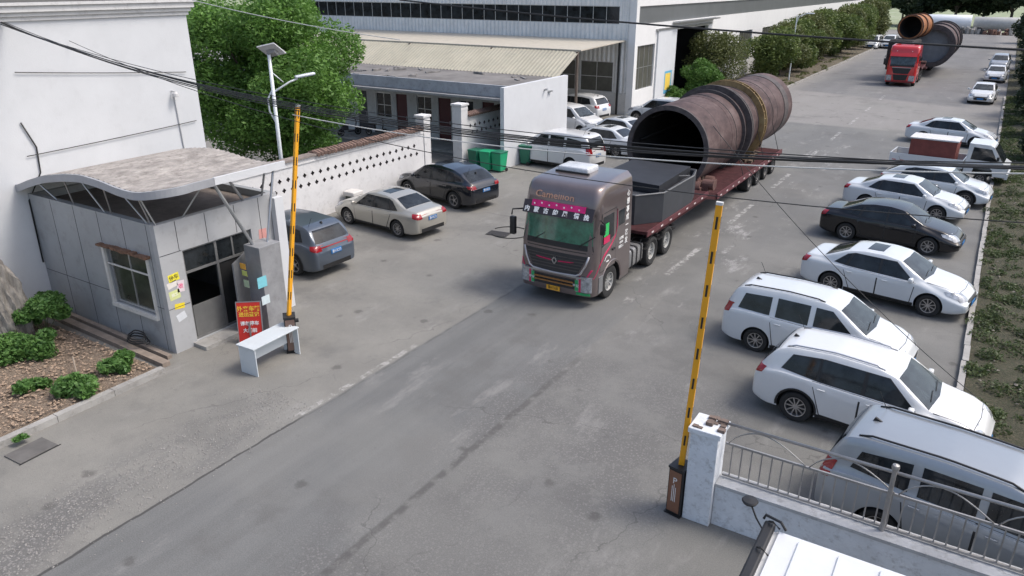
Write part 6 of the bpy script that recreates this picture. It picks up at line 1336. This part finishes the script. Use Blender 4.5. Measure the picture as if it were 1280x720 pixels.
# ------------------------------------------------------------ far end of the yard
def tank(x0, x1, y, r, mat, label):
    t = empty('storage_cylinder', ((x0 + x1) / 2, y, 0), 0, label, 'cylinder', 'pale cylinders across the far end of the yard'); L_ = (x1 - x0) / 2
    mb = MB(); mb.lathe([(0, -L_), (r * .98, -L_), (r, -L_ + .05), (r, L_ - .05), (r * .98, L_), (0, L_)], c=(0, 0, r + .45), axis='x', seg=40); mb.out('shell', mat, t, autosm=40)
    for s in (-.7, 0, .7): mb = MB(); mb.prism([(-1.1, 0), (1.1, 0), (.9, .8), (-.9, .8)], s * L_ - .2, s * L_ + .2, 'x'); mb.out('saddle', BLACK, t)
tank(-14.4, -6.6, 172, 1.35, M('tank_white', (.7, .73, .76), .5, var=.06), 'bright white cylinder lying across the far end of the road')
tank(-6.2, 2.4, 173, 1.2, M('tank_grey', (.42, .42, .4), .6, var=.15), 'dull grey cylinder lying right of the bright white one')
rs = random.Random(21)
for i in range(16):
    x = -12 + i * .95 + rs.uniform(-.3, .3); t = empty('scrap_pile', (x, 168.5 + rs.uniform(-1.5, 1), 0), rs.uniform(0, 3), 'small scrap heap among those in front of the far cylinders', 'scrap', 'scrap heaps in front of the far cylinders')
    mb = MB()
    for k in range(7): a, b_ = rs.uniform(-.7, .5), rs.uniform(-.7, .5); mb.box(a, a + rs.uniform(.2, .8), b_, b_ + rs.uniform(.2, .6), 0, rs.uniform(.3, 1.2), mtx=Matrix.Rotation(rs.uniform(-.2, .2), 4, 'Y'))
    mb.out('scrap', [M('scrap_rust', (.2, .11, .08), .8, var=.5), M('scrap_dark', (.05, .05, .05), .8), M('scrap_pale', (.4, .38, .35), .8, var=.3)][rs.randrange(3)], t)
sb = empty('white_hut', (5.6, 105, 0), 0, 'white flat-sided hut half hidden by trees at the right edge', 'hut'); mb = MB(); mb.box(-2.2, 2.2, -2, 2, 0, 3.2); mb.out('wall', WHITE, sb); mb = MB(); mb.box(-2.4, 2.4, -2.2, 2.2, 3.2, 3.35); mb.out('roof', FRAME, sb)
# kerb side drain on the left far
# ------------------------------------------------------------ overhead wires
WG = 'overhead wires crossing the gateway'
WC = M('pale_wire', (.55, .55, .52), .5)
base0, base1 = (-22.05, 10.35, 7.84), (9.0, 9.6, 8.3)
for i, (dz, dy, r_) in enumerate(((0, 0, .012), (.13, .05, .009), (-.1, .1, .01), (-.24, -.05, .01), (.05, .3, .008), (-.36, .15, .007))):
    s = 1.55 + dz * .9
    cable('overhead_wire', sag((base0[0], base0[1] + dy * .3, base0[2] + dz * .15), (base1[0], base1[1] + dy, base1[2] + dz), s, 40), r_ , CABLE, ['thickest black cable of the sagging bundle', 'black cable just above the thickest one in the bundle', 'thin black cable just under the thickest one', 'lower thin black cable of the sagging bundle', 'very thin wire riding along the bundle', 'lowest very thin wire of the sagging bundle'][i], 'wire', WG)
cable('overhead_wire', sag((-14.0, 12.5, 5.9), (6, 11, 7.4), .55), .011, WC, 'pale wire running from above the brown cab to the right edge', 'wire', WG)
cable('overhead_wire', sag((-22.05, 12, 7.3), (8, 11, 7.0), 1.5), .008, CABLE, 'thin black wire crossing low over the brown cab', 'wire', WG)
cable('overhead_wire', sag((-8.42, 10, 8.54), (4, 10.0, 8.1), .12), .013, CABLE, 'single black wire high across the warehouse', 'wire', WG)
cable('overhead_wire', sag((-15.05, 11, 8.45), (-9.3, 11, 7.84), .06), .008, WC, 'pale wire dropping across the big tree', 'wire', WG)
cable('overhead_wire', sag((-22.05, 10.4, 6.6), (-22.05, 15.5, 6.15), .02), .012, CABLE, 'upper thin wire strung along the white building face', 'wire', WG)
cable('overhead_wire', sag((-22.05, 10.2, 4.4), (-22.05, 15.6, 4.6), .02), .012, CABLE, 'lower thin wire strung along the white building face', 'wire', WG)
cable('wall_cable', [(-22.06, 10.25, 5.3), (-22.06, 10.5, 4.6), (-22.06, 10.45, 3.9), (-22.06, 9.98, 3.2), (-22.06, 9.95, 1.4)], .02, CABLE, 'black cable running down the white wall into the guardhouse corner', 'cable')
cable('overhead_wire', [(-3.2, 11.3, 5.2), (-1.9, 14.5, 3.4), (-.6, 17.5, 1.9)][0:0] or sag((-5.6, 18, 5.6), (.9, 16.5, .9), .3), .008, CABLE, 'thin black wire slanting down over the white parked cars', 'wire', WG)
